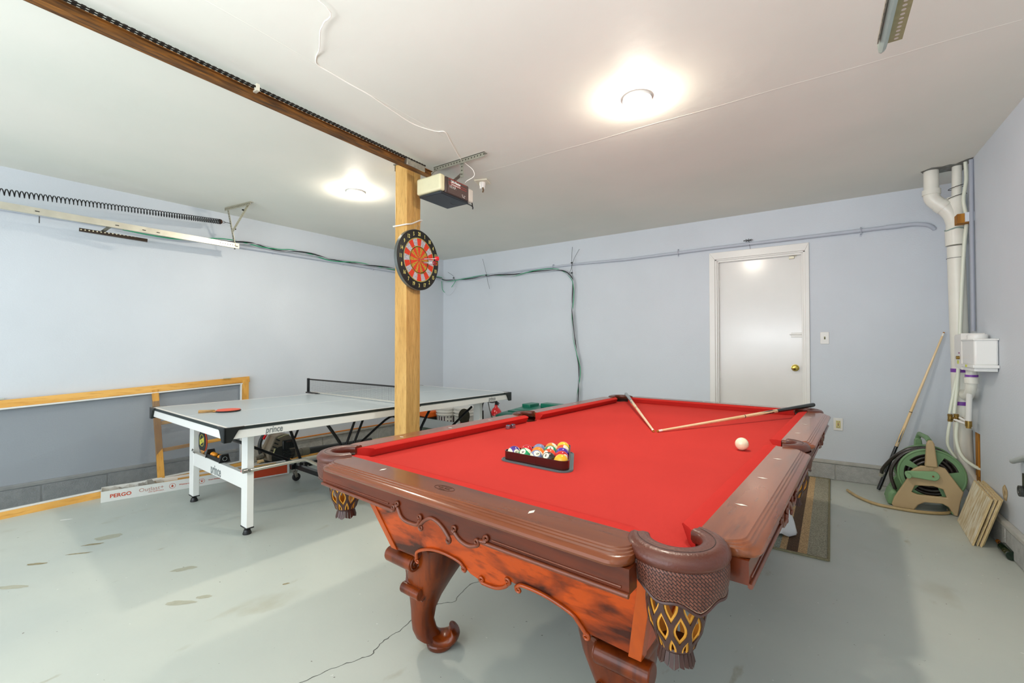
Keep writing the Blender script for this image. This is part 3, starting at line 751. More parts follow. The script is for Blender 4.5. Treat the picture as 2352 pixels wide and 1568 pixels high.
rows = [
 [('12', 'cream and purple striped ball numbered 12 at the left corner of the rack', '4b2a8c', 12, True, (.42, .10), -70, (1, .25)),
  ('14', 'green striped ball second from left in the front row of the rack', '00995a', 14, True, (-.38, .50), 160, (-.7, -.75)),
  ('10', 'grey-blue striped ball in the middle of the rack front row', '7d86ad', 10, True, (.05, .55), 180, (-.8, -.55)),
  ('8', 'black eight ball second from right in the rack front row', '2c2724', 8, False, (-.38, .55), 180, (0, 1)),
  ('1', 'solid yellow ball at the near right corner of the rack', 'f0b31c', 1, False, None, 0, None)],
 [('11', 'red ball behind the two left balls of the rack', 'c40f1e', 3, False, None, 0, None),
  ('5', 'solid orange ball in the middle of the rack', 'f5851f', 5, False, None, 0, None),
  ('7', 'orange-red ball directly behind the black eight ball', 'ee4a1c', 7, False, (-.62, .35), 170, (0, 1)),
  ('3', 'red ball with a number circle behind the yellow corner ball', 'c8101c', 11, False, (.52, .1), -120, (0, 1))],
 [('2', 'grey-blue ball at the left end of the rack third row', '7d86ad', 2, False, (.2, -.1), 170, (0, 1)),
  ('6', 'solid green ball with its number six on top in the rack', '0a9a5c', 6, False, (0, .60), 180, (0, 1)),
  ('4', 'solid purple ball on the right side of the rack', '4f1f9a', 4, False, None, 0, None)],
 [('13', 'orange striped ball at the back left near the rack apex', 'f58a2c', 13, True, None, 0, (.8, .6)),
  ('15', 'orange-red striped ball below the yellow striped apex ball', 'ef5520', 15, True, None, 0, (1, -.2, .1))],
 [('9', 'yellow striped ball in the far apex of the rack', 'f3c32c', 9, True, None, 0, (-.45, -.35, .8))]]
for r_, row in enumerate(rows):
    for i, (nm, lb, col, num, sp, cd, roll, ax) in enumerate(row):
        x = bx0-dx*(len(row)-1)/2+dx*i; y = by0+dy*r_
        ball('pool_ball', lb, x, y, col, num, sp, cd, roll, ax, G)
q = tab_cue = None
ball('cue_ball', 'cream white cue ball beside the right side pocket', 1.243, 1.262, 'f4e6c4')

# triangle rack
def rtri(off, c=(.655, .546), n=6):
    """rounded triangle outline, inradius grows with off"""
    R0 = .0962+off; rc = .024+max(0, off); out = []
    for k in range(3):
        a = 90+120*k; d = 2*(R0-rc); cx = c[0]+d*cos(R_(a)); cy = c[1]+d*sin(R_(a))
        out += arc(cx, cy, rc, a-60, a+60, n)
    return out
rk = thing('triangle_rack', 'dark brown plastic triangle rack holding fifteen balls on the red cloth', 'ball rack', PLOC, PRZ)
def ring_wall(o_in, o_out, z0, z1): 
    mb = MB(); mb.rings([[(x, y, z0) for x, y in o_in], [(x, y, z0) for x, y in o_out], [(x, y, z1) for x, y in o_out], [(x, y, z1) for x, y in o_in]], closed=True); return mb
M_rack = mat('brown_rack_plastic', '3c1714', .22, coat=.3)
ring_wall(rtri(-.001), rtri(.002), ZBED+.001, ZBED+.040).build('rack_wall', M_rack, rk, smooth=30)
ring_wall(rtri(0), rtri(.017), ZBED+.0005, ZBED+.0045).build('base_flange', mat('grey_rack_flange', '5c6a6c', .35), rk, smooth=30)
ring_wall(rtri(.011), rtri(.014), ZBED+.0005, ZBED+.0065).build('flange_rib', mat('grey_rack_flange', '5c6a6c', .35), rk, smooth=30)

# cues
M_maple = wood('maple_shaft', 'f3d9ae', 'e6c48e', axis=0, scale=20, rough=.25, coat=.4)
def cue(name, label, a, b_, butt_col, ring=True, group='pool cues lying on the red cloth', r0=.0062, r1=.0145, joint=.5, cat='pool cue', sp=.62):
    """a: tip, b_: butt end (world)"""
    a = Vector(a); b_ = Vector(b_); L = (b_-a).length
    e = bpy.data.objects.new(name, None); COL.objects.link(e); tag(e, label, cat, group)
    X = (b_-a).normalized(); Y = Vector((0, 0, 1)).cross(X).normalized(); Z = X.cross(Y)
    e.matrix_world = Matrix.Translation(a)@Matrix(((X.x, Y.x, Z.x), (X.y, Y.y, Z.y), (X.z, Y.z, Z.z))).to_4x4()
    rr = lambda t: r0+(r1-r0)*t**1.15
    def seg(nm, t0, t1, m, k=0, n=16):
        mb = MB(); N = 6; mb.tube([(L*(t0+(t1-t0)*i/N), 0, 0) for i in range(N+1)], [rr(t0+(t1-t0)*i/N)+k for i in range(N+1)], n); return mb.build(nm, m, e, smooth=50)
    seg('tip', 0, .006, mat('leather_tip', 'a8691f', .8)); seg('ferrule', .006, .024, mat('white_ferrule', 'f2ede4', .3)); seg('shaft', .024, joint, M_maple)
    seg('joint_ring', joint, joint+.004, M_black, .0006); seg('forearm', joint+.004, sp+.1, M_maple); seg('butt', sp+.1, .992, mat(butt_col[0], butt_col[1], .25, coat=.4)); seg('bumper', .992, 1, M_black, -.002)
    # painted points running from the butt into the forearm
    for k in range(4):
        mb = MB(); a0 = k*pi/2+.5; vs = []; N = 8
        for i in range(N+1):
            t = (sp-.02)+(.13)*i/N; w_ = .80*i/N; rad = rr(t)+.0002
            vs += [(L*t, rad*cos(a0-w_), rad*sin(a0-w_)), (L*t, (rad+.0001)*cos(a0), (rad+.0001)*sin(a0)), (L*t, rad*cos(a0+w_), rad*sin(a0+w_))]
        mb.add(vs, [q for i in range(N) for q in ((3*i, 3*i+1, 3*i+4, 3*i+3), (3*i+1, 3*i+2, 3*i+5, 3*i+4))]); mb.build('painted_point', MATS[butt_col[0]], e, smooth=60)
    return e
cue('pool_cue', 'pool cue with a grey butt resting over the far left corner pocket', pt(.770, 1.430, .781), pt(.050, 2.675, .838), ('grey_lacquer', '6d7678'))
cue('pool_cue', 'pool cue with a black-green butt resting over the far right corner pocket', pt(.786, 1.440, .781), pt(1.404, 2.705, .849), ('black_green_lacquer', '15201f'))
# two chalk cubes in metal sleeves by the left cushion
for i, (x, y, a) in enumerate(((.078, 1.010, .3), (.082, 1.048, -.2))):
    ck_ = thing('chalk_cube', ('nearer' if i == 0 else 'farther')+' of two metal-sleeved chalk cubes against the left cushion', 'chalk', pt(x, y, ZBED), PRZ+a, 'chalk cubes by the left cushion')
    c = MB(); c.box(-.011, .011, -.011, .011, .0005, .0225); c.build('sleeve', mat('polished_sleeve', '9aa2ae', .2, .85), ck_, bevel=.002)
    c = MB(); c.cyl((0, 0, .0225), (0, 0, .024), .008, n=16); c.build('chalk', mat('dark_blue_chalk', '2a3550', .9), ck_)

# white cloth crumpled over the foot of the far right leg
tw = MB(); N, K = 20, 9; vs = []
for j in range(K+1):
    v = j/K
    for i in range(N):
        a = 2*pi*i/N
        rr = (.022+.075*v**.8)*(1+.20*sin(3*a+1.2)+.12*sin(7*a+v*4)*v)
        vs.append((1.205+.020*v+rr*cos(a)*.95, 2.475-.02*v+rr*sin(a)*.9, .262-.235*v**1.15+.014*sin(5*a+2)*v))
tw.add(vs, [(j*N+i, j*N+(i+1) % N, (j+1)*N+(i+1) % N, (j+1)*N+i) for j in range(K) for i in range(N)]+[tuple(range(N))[::-1]])
tob = tw.build('cloth_rag', mat('white_cotton', 'e4e6e8', .9, var=.06, vscale=8, bump=.2, bscale=300), smooth=180)
tob.location = PLOC; tob.rotation_euler = (0, 0, PRZ); md = tob.modifiers.new('s', 'SOLIDIFY'); md.thickness = .003
tag(tob, 'white cloth crumpled over the foot of the far right table leg', 'cloth')
# ---------------------------------------------------------------- striped rug
def rug_material():
    m = bpy.data.materials.new('striped_rug_pile'); m.use_nodes = True; nt = m.node_tree; b = nt.nodes['Principled BSDF']; b.inputs['Roughness'].default_value = 1
    tc = nd(nt, 'ShaderNodeTexCoord'); sp = nd(nt, 'ShaderNodeSeparateXYZ'); nt.links.new(tc.outputs['Object'], sp.inputs[0])
    cr = nd(nt, 'ShaderNodeValToRGB'); cr.color_ramp.interpolation = 'CONSTANT'
    # stripes by distance from the right edge
    st = [(0, '9a9886'), (.015, 'a09c88'), (.105, 'c4a478'), (.150, '5e4733'), (.208, 'c4a478'), (.245, '98a092'), (.275, 'c4a478'), (.31, '5e4733'), (.335, 'bb9f78'), (.60, '5e4733'), (.66, 'a09c88')]
    mp = nd(nt, 'ShaderNodeMath', operation='MULTIPLY'); mp.inputs[1].default_value = -1; nt.links.new(sp.outputs[0], mp.inputs[0])
    e = cr.color_ramp.elements
    e[0].position = 0; e[0].color = lin(st[0][1]); e[1].position = st[1][0]; e[1].color = lin(st[1][1])
    for p, c in st[2:]: q = e.new(p); q.color = lin(c)
    nt.links.new(mp.outputs[0], cr.inputs[0])
    n = nd(nt, 'ShaderNodeTexNoise'); n.inputs['Scale'].default_value = 160; n.inputs['Detail'].default_value = 3; nt.links.new(tc.outputs['Object'], n.inputs['Vector'])
    r = nd(nt, 'ShaderNodeMapRange'); r.inputs[1].default_value = .3; r.inputs[2].default_value = .7; r.inputs[3].default_value = .45; r.inputs[4].default_value = 1.35; nt.links.new(n.outputs[0], r.inputs[0])
    mx = nd(nt, 'ShaderNodeMix', data_type='RGBA', blend_type='MULTIPLY'); mx.inputs[0].default_value = 1
    cb = nd(nt, 'ShaderNodeCombineColor'); [nt.links.new(r.outputs[0], cb.inputs[i]) for i in range(3)]
    nt.links.new(cr.outputs[0], mx.inputs[6]); nt.links.new(cb.outputs[0], mx.inputs[7]); nt.links.new(mx.outputs[2], b.inputs['Base Color'])
    bp = nd(nt, 'ShaderNodeBump'); bp.inputs['Strength'].default_value = .8; bp.inputs['Distance'].default_value = .004; nt.links.new(n.outputs[0], bp.inputs['Height']); nt.links.new(bp.outputs[0], b.inputs['Normal'])
    return m
rug = thing('striped_rug', 'brown, tan and grey striped rug on the floor beside the pool table', 'rug', (4.966, -.04, 0), R_(-1.4))
g = MB(); g.box(-.80, 0, -1.965, -.01, .001, .008); g.build('pile', rug_material(), rug, bevel=.003)
g = MB()
for q in (((-.80, -1.965), (0, -1.965)), ((0, -1.965), (0, -.01)), ((-.80, -1.965), (-.80, -.01)), ((-.80, -.01), (0, -.01))): g.bar((*q[0], .006), (*q[1], .006), .014, .012)
g.build('bound_edge', mat('rug_binding', '8a8365', .95, var=.3, vscale=90), rug, bevel=.003)

# ---------------------------------------------------------------- ceiling lamps
M_glow = mat('lit_lamp_dome', 'ffffff', .5, emit=('fff4e2', LAMP_E))
def lamp(x, y, label):
    t = thing('ceiling_light', label, 'ceiling light', (x, y, ZC))
    b = MB(); b.lathe([(.0, 0), (.078, 0), (.078, -.013), (.070, -.016), (.068, -.010), (0, -.010)], n=40, cap0=False, cap1=False); b.build('base_ring', M_white, t)
    b = MB(); b.lathe([(.0675, -.014), (.0665, -.024), (.060, -.034), (.046, -.042), (.024, -.047), (.001, -.048)], n=24, cap0=False); b.build('glowing_dome', M_glow, t, smooth=180)
lamp(4.053, -2.761, 'round glowing ceiling light above the pool table')
lamp(1.487, -2.718, 'round glowing ceiling light left of the wooden post')

# ---------------------------------------------------------------- wooden post
M_fir = wood('treated_post_wood', 'dcb06a', 'bd8d48', axis=2, scale=16, rough=.6, dark='94703a', contrast=(.3, .75))
pst = thing('wooden_post', 'tall post of two wooden timbers holding the ceiling, dartboard on it', 'post', (2.235, -2.913, 0), R_(12.5))
for i, (y0, y1) in enumerate(((0, .0905), (.0925, .183))):
    b = MB(); b.box(0, .105, y0, y1, 0, ZC); b.build('timber', M_fir, pst, bevel=.004)
b = MB(); b.box(-.01, .115, -.012, .08, ZC-.006, ZC-.001); b.box(-.004, .0, -.004, .02, ZC-.05, ZC-.005); b.build('metal_cap', M_zinc, pst)
# rope / cable tie around it
cb = MB(); cb.tube(smooth_path([(-.010, -.010, 2.160), (.05, -.012, 2.162), (.112, -.012, 2.165), (.118, .05, 2.185), (.120, .15, 2.235), (.118, .186, 2.245)], 5), .0055, 8); cb.tube([(-.008, -.008, 2.16), (-.008, .19, 2.18), (.11, .19, 2.24)], .0055, 8)
co = cb.build('white_cord', mat('white_cable_jacket', 'e8e6de', .4)); co.location = pst.location; co.rotation_euler = pst.rotation_euler
tag(co, 'white cord tied round the wooden post above the dartboard', 'cord')

# ---------------------------------------------------------------- dartboard on the post's right face
DC = (2.365, -2.79, 1.912)
db = thing('dartboard', 'round dartboard with black number ring and red and white segments on the wooden post', 'dartboard', DC, R_(94))
# local frame: x = along the face (viewer's right), y = into the post (negative faces the room), z up
DRAD = .228
MX = Matrix.Rotation(R_(90), 4, 'X')
b = MB(); b.lathe([(0, -.030), (DRAD, -.030), (DRAD, -.002), (DRAD-.004, .001), (0, .001)], n=64, M=MX, cap0=False, cap1=False); b.build('board_body', mat('black_board_edge', '191715', .6, var=.2), db, smooth=40)
b = MB(); b.lathe([(DRAD+.0005, -.031), (DRAD+.003, -.031), (DRAD+.003, -.004), (DRAD+.0005, -.004)], n=64, M=MX, cap0=False, cap1=False); b.build('metal_band', mat('grey_band', '6f7370', .35, .6), db)
M_dr = mat('board_red', 'd33a1f', .8); M_dw = mat('board_white_worn', 'c9c9cf', .85, col2='8d8a92', vscale=120); M_dy = mat('board_yellow_worn', 'd3a63a', .85, col2='8c5a1a', vscale=150); M_dk = mat('board_black', '15130f', .8); M_dl = mat('board_yellow_line', 'd9c832', .6)
def wedge(r0, r1, a0, a1, y=-.0015, n=5):
    mb = MB(); vs = []
    for i in range(n+1):
        a = R_(a0+(a1-a0)*i/n); vs += [(r0*cos(a), y, r0*sin(a)), (r1*cos(a), y, r1*sin(a))]
    mb.add(vs, [(2*i, 2*i+1, 2*i+3, 2*i+2) for i in range(n)]); return mb
def dring(r0, r1, m, nm, y): w_ = wedge(r0, r1, 0, 360, y, 60); return w_.build(nm, m, db, smooth=0)
for k in range(20):
    a0 = 90-9-18*k; red = k % 2 == 0
    wedge(.104, .163, a0, a0+18).build('segment', M_dr if red else M_dw, db, smooth=0)
    wedge(.012, .098, a0, a0+18).build('segment', M_dr if red else M_dy, db, smooth=0)
dring(.163, .168, M_dl, 'score_ring', -.002); dring(.098, .105, M_dk, 'score_ring', -.002); dring(.103, .107, M_dl, 'score_ring', -.0025); dring(.0, .013, M_dr, 'bullseye', -.0024)
wm = MB()
for rr in (.163, .168, .105, .012): wm.tube([(rr*cos(a), -.0032, rr*sin(a)) for a in [2*pi*i/60 for i in range(60)]], .0007, 4, closed=True)
wm.build('wire', M_steel, db)
NUM = [20, 1, 18, 4, 13, 6, 10, 15, 2, 17, 3, 19, 7, 16, 8, 11, 14, 9, 12, 5]
M_num = mat('pale_yellow_numerals', 'd8cf7c', .6)
for k, n_ in enumerate(NUM):
    a = R_(90-18*k); cx, cz = .197*cos(a), .197*sin(a); rot = a-pi/2
    if sin(a) < -.05: rot += pi
    rot *= .35 if abs(sin(a)) < .3 else .6
    rot = 0
    def f(u, v, w_, cx=cx, cz=cz): return (cx+u, -.0022-(w_+.0004), cz+v)
    text_bm(str(n_), .040, f, .0001, sx=.72, bold=.0009).build('numeral', M_num, db, smooth=0, fix=False)
b = MB(); b.tube(smooth_path([(-.03, .014, .222), (-.02, .014, .25), (0, .010, .268), (.02, .014, .25), (.03, .014, .222)], 4), .0015, 6); b.build('hanging_wire', M_steel, db)
def dart(name, label, p, d, fl):
    """p: tip in board coordinates, d: direction of the shaft"""
    t = thing(name, label, 'dart', (0, 0, 0), 0, 'darts stuck in the dartboard')
    p = Vector(p); X = Vector(d).normalized(); Z = Vector((0, 0, 1)); Y = Z.cross(X).normalized(); Z = X.cross(Y)
    t.matrix_world = Matrix.Translation(DC)@Matrix.Rotation(R_(94), 4, 'Z')@Matrix.Translation(p)@Matrix(((X.x, Y.x, Z.x), (X.y, Y.y, Z.y), (X.z, Y.z, Z.z))).to_4x4()
    c = MB(); c.cyl((-.004, 0, 0), (.03, 0, 0), .0006, .0014, 8); c.build('point', M_steel, t)
    c = MB(); c.tube([(.03, 0, 0), (.034, 0, 0), (.075, 0, 0), (.08, 0, 0)], [.002, .0036, .0036, .002], 10); c.build('barrel', mat('worn_barrel', 'b9bcc0', .35, .7), t)
    c = MB(); c.cyl((.08, 0, 0), (.125, 0, 0), .0022, .0022, 8); c.build('stem', mat('dart_stem', fl[0], .4), t)
    c = MB()
    for k in range(4):
        a = k*pi/2+.4; o = Vector((0, cos(a), sin(a)))
        c.add([Vector((.108, 0, 0)), Vector((.118, 0, 0))+o*.016, Vector((.142, 0, 0))+o*.016, Vector((.146, 0, 0))], [(0, 1, 2, 3)])
    c.build('flight', mat('dart_flight_'+fl[1], fl[1], .5), t, smooth=0)
dart('dart', 'dart with a pale shaft and red flight pointing right in the dartboard', (.008, -.002, .008), (.62, -.75, .06), ('e6e6ea', 'd8202a'))
dart('dart', 'dart with a dark red shaft pointing straight out below the bullseye', (.012, -.002, -.02), (.10, -.98, -.10), ('7a1418', '8c1a1c'))
dart('dart', 'dart with a brown shaft and ochre flight leaning down in the dartboard', (.015, -.002, -.01), (.25, -.95, -.16), ('7a3a12', 'b0651c'))

# ---------------------------------------------------------------- garage door opener
OX, OY = 2.49, -2.82
M_rust = mat('rusty_rail', '4a2f14', .6, .3, col2='8e5a1e', vscale=9, stretch=(8, 1, 8))
M_dark = mat('dark_rusty_steel', '1f170f', .6, .4, var=.4, vscale=60)
op = thing('garage_door_opener', 'dark garage door opener with cream light covers hanging beside the wooden post', 'garage door opener', (OX, OY, 0))
b = MB(); b.box(-.112, .125, .055, .320, 2.392, 2.515); b.build('motor_housing', mat('brown_black_housing', '4a3c38', .4, var=.1), op, bevel=.008)
b = MB(); b.box(-.105, .118, .010, .325, 2.376, 2.395); b.build('bottom_plate', mat('slate_blue_plate', '252c33', .4), op, bevel=.006)
for y0, y1, lb in ((0, .056, 'cream'), (.320, .385, 'grey')):
    b = MB(); b.box(-.125, .122, y0, y1, 2.400, 2.522 if lb == 'cream' else 2.505); b.build('light_cover', mat('aged_cream_plastic' if lb == 'cream' else 'grey_white_plastic', 'e3dcb6' if lb == 'cream' else 'd9d3c8', .4, var=.06, vscale=14), op, bevel=.014, seg=3, label='yellowed cream light cover' if lb == 'cream' else None)
b = MB(); b.box(.1255, .1275, .075, .305, 2.398, 2.510); b.build('face_plate', mat('brown_face_plate', '5a4944', .4), op)
def opf(cy, cz): return lambda u, v, w_: (.1280+(w_+.0004), cy+u, cz+v)
M_lw = mat('white_lettering', 'f4f4f0', .5)
text_bm('Lift-Master', .026, opf(.165, 2.489), .0002, sx=.95, bold=.0011).build('lettering', M_lw, op, smooth=0, fix=False)
text_bm('The Professional Line', .012, opf(.165, 2.469), .0002, sx=1.0, bold=.0004).build('lettering', M_lw, op, smooth=0, fix=False)
text_bm('1/2 H.P.', .028, opf(.130, 2.448), .0002, sx=.85).build('lettering', M_lw, op, smooth=0, fix=False)
s_ = MB()
for z in (2.504, 2.4775, 2.4625): s_.box(.1276, .1282, .085, .290, z, z+.0024)
s_.build('red_stripe', mat('red_stripe', 'd23a2e', .5), op)
s_ = MB()
for y, z in ((.235, 2.420), (.262, 2.418), (.240, 2.408), (.255, 2.404)): s_.box(.1276, .1282, y, y+.012, z, z+.004)
s_.build('printed_mark', M_lw, op)
b = MB(); b.tube(smooth_path([(.10, .33, 2.385), (.13, .36, 2.365), (.10, .40, 2.36), (.08, .42, 2.40), (.05, .43, 2.47), (.02, .40, 2.49)], 5), .0045, 8)
b.tube(smooth_path([(.02, .22, 2.376), (.03, .24, 2.365), (.06, .26, 2.360)], 4), .0012, 5); b.build('power_cord', M_black, op)
# rail with its chain
rl = thing('opener_rail', 'long rusty opener rail with a chain running under the ceiling from the post', 'rail', (OX, OY, 0))
b = MB(); b.box(-.003, .003, -3.6, .03, 2.520, 2.562); b.box(-.024, .024, -3.6, .03, 2.518, 2.522); b.box(-.016, .016, -3.6, .03, 2.559, 2.563)
b.build('t_rail', M_rust, rl)
b = MB(); b.box(-.035, .03, -.235, -.06, 2.522, 2.567); b.build('joint_sleeve', mat('bright_zinc_sleeve', 'b9b5a8', .3, .8, var=.3, vscale=30), rl, bevel=.003)
ch = MB(); L0 = -3.5; pitch = .0127; n = int(3.45/pitch)
for side in (.013, .030):
    for k in range(n):
        y = L0+k*pitch
        if k % 2 == 0:
            ch.box(side-.0022, side-.0012, y-.001, y+pitch+.001, 2.566, 2.5745); ch.box(side+.0012, side+.0022, y-.001, y+pitch+.001, 2.566, 2.5745)
        else: ch.box(side-.001, side+.001, y-.001, y+pitch+.001, 2.5675, 2.573)
c_ = ch.build('chain', M_dark, rl, smooth=0, fix=False); c_['kind'] = 'stuff'
b = MB(); b.box(-.014, .040, -1.25, -1.235, 2.55, 2.585); b.build('trolley_tab', mat('pale_tag', 'd8d3c0', .6), rl)
# ceiling bracket of the opener
bk_ = thing('opener_bracket', 'galvanised punched angle on the ceiling holding the garage door opener', 'bracket', (0, 0, 0))
MZd = dots('punched_zinc_strip', 'a9a798', '4a483e', .028, .0055, 0)
b = MB(); b.box(2.44, 2.935, -2.712, -2.675, ZC-.004, ZC); b.box(2.44, 2.935, -2.712, -2.709, ZC-.034, ZC); o_ = b.build('angle_bar', MZd, bk_); strip_uv(o_, (2.44, -2.71, ZC-.017), (1, 0, 0), (0, 0, 1))
b = MB(); b.box(2.700, 2.732, -2.700, -2.697, 2.50, ZC-.002); o_ = b.build('hanger_strap', MZd, bk_); strip_uv(o_, (2.716, -2.70, 2.51), (0, 0, 1), (1, 0, 0))
b = MB(); b.bar((2.716, -2.70, 2.525), (2.60, -2.66, 2.510), .03, .003); b.build('hanger_strap', M_zinc, bk_)
b = MB(); b.bar((2.46, -2.70, 2.62), (2.44, -2.78, 2.52), .03, .003); b.build('hanger_strap', M_zinc, bk_)
# bulb socket on a square plate
so = thing('lamp_socket', 'white bulb socket on a square ceiling plate behind the opener', 'lamp socket', (2.575, -2.275, ZC), R_(20))
b = MB(); b.box(-.055, .055, -.055, .055, -.012, 0); b.build('cover_plate', mat('cream_plate', 'ddd8c4', .5), so, bevel=.003)
b = MB(); b.lathe([(.026, -.012), (.026, -.035), (.022, -.040), (.022, -.062), (.019, -.066), (.0, -.064)], n=20, cap0=False); b.build('socket_shell', M_white, so)
b = MB(); b.tube([(.01, -.02, -.06), (.014, -.018, -.085), (.008, -.016, -.10)], .006, 8); b.build('pull_switch', mat('brown_stain_metal', '6b5236', .6, .3), so)
# white wire on the ceiling
cw = [(3.251, -4.53), (3.251, -4.153), (3.159, -4.102), (3.101, -4.081), (2.996, -4.019), (2.90, -3.975), (2.853, -3.939), (2.849, -3.863), (2.845, -3.758), (2.847, -3.621), (2.826, -3.451), (2.811, -3.266), (2.86, -3.125), (2.903, -3.082), (2.839, -2.958), (2.729, -2.743), (2.716, -2.70)]
P = [Vector((x, y, ZC-.003)) for x, y in cw]
for i in (0, 1, 2, 3, 4): P[i].z -= .020
P += [Vector((2.722, -2.665, ZC-.02)), Vector((2.755, -2.62, ZC-.06)), Vector((2.75, -2.60, ZC-.10)), Vector((2.70, -2.62, ZC-.13)), Vector((2.66, -2.60, 2.50))]
b = MB(); b.tube(smooth_path(P, 5), .0028, 7); o_ = b.build('ceiling_wire', mat('white_wire', 'f0ede6', .5), smooth=180)
tag(o_, 'thin white wire running across the ceiling down to the opener', 'wire')

# ---------------------------------------------------------------- left door track, spring, bracket
tk = thing('door_track', 'pale horizontal garage door track hung along the left wall', 'door track', (0, 0, 0))
M_track = mat('track_galvanised', 'cfcbbb', .35, .45, var=.15, vscale=12)
def chan(x, y0, y1, z0, z1, w_=.05, d_=.028, t=.002, flip=1):
    mb = MB()
    sec = [(0, -w_/2), (0, w_/2), (-d_*flip, w_/2), (-d_*flip, w_/2-.008), (-(t*1.0)*flip-.0, w_/2-t), (-t*flip, -w_/2+t), (-d_*flip, -w_/2+.008), (-d_*flip, -w_/2)]
    mb.rings([[(x+a, y, z+c) for a, c in sec] for y, z in ((y0, z0), (y1, z1))]); return mb
mb = chan(.064, -3.05, -6.3, 2.268, 2.255); o_ = mb.build('rail_channel', M_track, tk, smooth=30)
b = MB()
for i in range(7): b.cyl((.0645, -3.09-.022*i, 2.268), (.066, -3.09-.022*i, 2.268), .0035, n=10)
for y in (-3.075, -3.72, -3.82, -4.0, -4.46): b.box(.0645, .0665, y-.012, y+.012, 2.258, 2.264)
b.build('slot', mat('slot_dark', '2c2a26', .7), tk)
b = MB(); b.cyl((.060, -3.09, 2.238), (.060, -3.09, 2.230), .007, n=6); b.build('bolt', M_dark, tk)
MZy = dots('punched_angle_strip', 'b3ad99', '3c382e', .024, .005, 0)
br = thing('track_bracket', 'punched steel angle bracket hanging the left door track from the ceiling', 'bracket', (0, 0, 0))
b = MB(); b.bar((.030, -3.157, ZC-.003), (.44, -3.107, ZC-.003), .03, .004); b.bar((.030, -3.172, ZC-.018), (.44, -3.122, ZC-.018), .003, .03); o_ = b.build('ceiling_angle', MZy, br); strip_uv(o_, (.03, -3.17, ZC-.018), (.41, .05, 0), (0, 0, 1))
b = MB(); b.bar((.045, -3.15, ZC-.01), (.052, -3.085, 2.268), .032, .003, up=(0, 1, 0)); o_ = b.build('hanger_leg', MZy, br); strip_uv(o_, (.045, -3.15, ZC), (.007, .065, -.36), (1, 0, 0))
b = MB(); b.bar((.395, -3.115, ZC-.015), (.055, -3.115, 2.395), .032, .003, up=(0, 1, 0)); o_ = b.build('diagonal_strut', dots('punched_cream_strip', 'cfc6aa', '6a604a', .024, .004, 0), br); strip_uv(o_, (.395, -3.115, ZC-.015), (-.34, 0, -.23), (.56, 0, -.83))
b = MB(); 
for p in ((.30, -3.12, 2.575), (.075, -3.10, 2.43)):
    b = MB(); b.cyl((p[0], p[1]-.012, p[2]), (p[0], p[1]+.012, p[2]), .007, n=6); b.build('bolt', M_dark, br)
# horizontal punched angle under the track
ua = thing('wall_angle', 'dark punched angle iron under the left door track near the wall', 'bracket', (0, 0, 0))
b = MB(); b.bar((-.09, -4.20, 2.205), (.01, -3.78, 2.185), .026, .026); o_ = b.build('angle_bar', dots('punched_dark_strip', '3a2d22', 'd8cfae', .024, .005, 0), ua); strip_uv(o_, (-.09, -4.2, 2.205), (.1, .42, -.02), (0, 0, 1))
b = MB(); b.bar((.058, -4.05, 2.236), (-.07, -4.06, 2.215), .03, .003); b.build('tie_plate', M_zinc, ua)
b = MB(); b.cyl((.04, -4.445, 2.232), (.04, -4.445, 2.18), .003, n=8); o_ = b.build('hanging_strip', M_black); tag(o_, 'short black strip hanging below the left end of the door track', 'strip')
# extension spring
sp_ = thing('extension_spring', 'long black coil spring stretched along the left wall under the ceiling', 'spring', (0, 0, 0))
mb = MB(); pts = []; n = 98; SP0 = Vector((.045, -3.215, 2.480)); SP1 = Vector((.040, -5.4, 2.298))
dd = (SP1-SP0).normalized(); aa = dd.cross(Vector((0, 0, 1))).normalized(); bb = dd.cross(aa)
t = 0
for i in range(n*9+1):
    k = i/(n*9); tt = .55*k+.45*k**1.5; a = 2*pi*i/9
    pts.append(SP0.lerp(SP1, tt)+aa*.023*cos(a)+bb*.023*sin(a))
mb.tube(pts, .0036, 5); mb.build('coil', M_blackm, sp_, smooth=180, fix=False)
b = MB(); b.cyl((.045, -3.222, 2.4805), (.045, -3.206, 2.482), .024, .020, n=16); b.build('end_plug', mat('rusty_plug', '5a3420', .6, .4), sp_)
b = MB(); b.tube(smooth_path([(.045, -3.208, 2.482), (.045, -3.19, 2.492), (.045, -3.172, 2.483), (.045, -3.19, 2.474), (.045, -3.206, 2.48)], 4), .0025, 6); b.tube([(.047, -3.175, 2.483), (.047, -3.12, 2.484)], .0025, 6); b.build('hook', M_blackm, sp_)

# right door track seen at the top right
rt = thing('door_track', 'rounded grey end of a garage door track hanging below the ceiling at top right', 'door track', (0, 0, 0))
M_tr2 = mat('grey_green_track', 'aab8b0', .35, .4, var=.1)
mb = MB(); sec = [(.015, .0), (.012, .022), (0, .030), (-.012, .022), (-.015, 0), (-.012, .004), (0, .008), (.012, .004)]
rg = []
for y, k in ((-6.2, 1), (-3.12, 1), (-3.07, .9), (-3.045, .65), (-3.03, .30)): rg.append([(5.076+a*k, y, 2.360-c*k) for a, c in sec])
mb.rings(rg); mb.build('rail_channel', M_tr2, rt, smooth=60)
b = MB(); b.box(5.056, 5.060, -6.2, -3.13, 2.335, 2.350); b.build('flange', M_zinc, rt)
b = MB(); b.box(5.090, 5.136, -6.2, -3.045, 2.372, 2.375); o_ = b.build('punched_angle', dots('punched_olive_strip', 'a7a078', 'd9d0c8', .024, .0065, 0, metal=.3), rt); strip_uv(o_, (5.117, -3.05, 2.373), (0, -1, 0), (1, 0, 0))
b = MB(); b.box(5.120, 5.136, -4.3, -3.36, 2.376, 2.50); b.build('hanger_plate', M_zinc, rt)
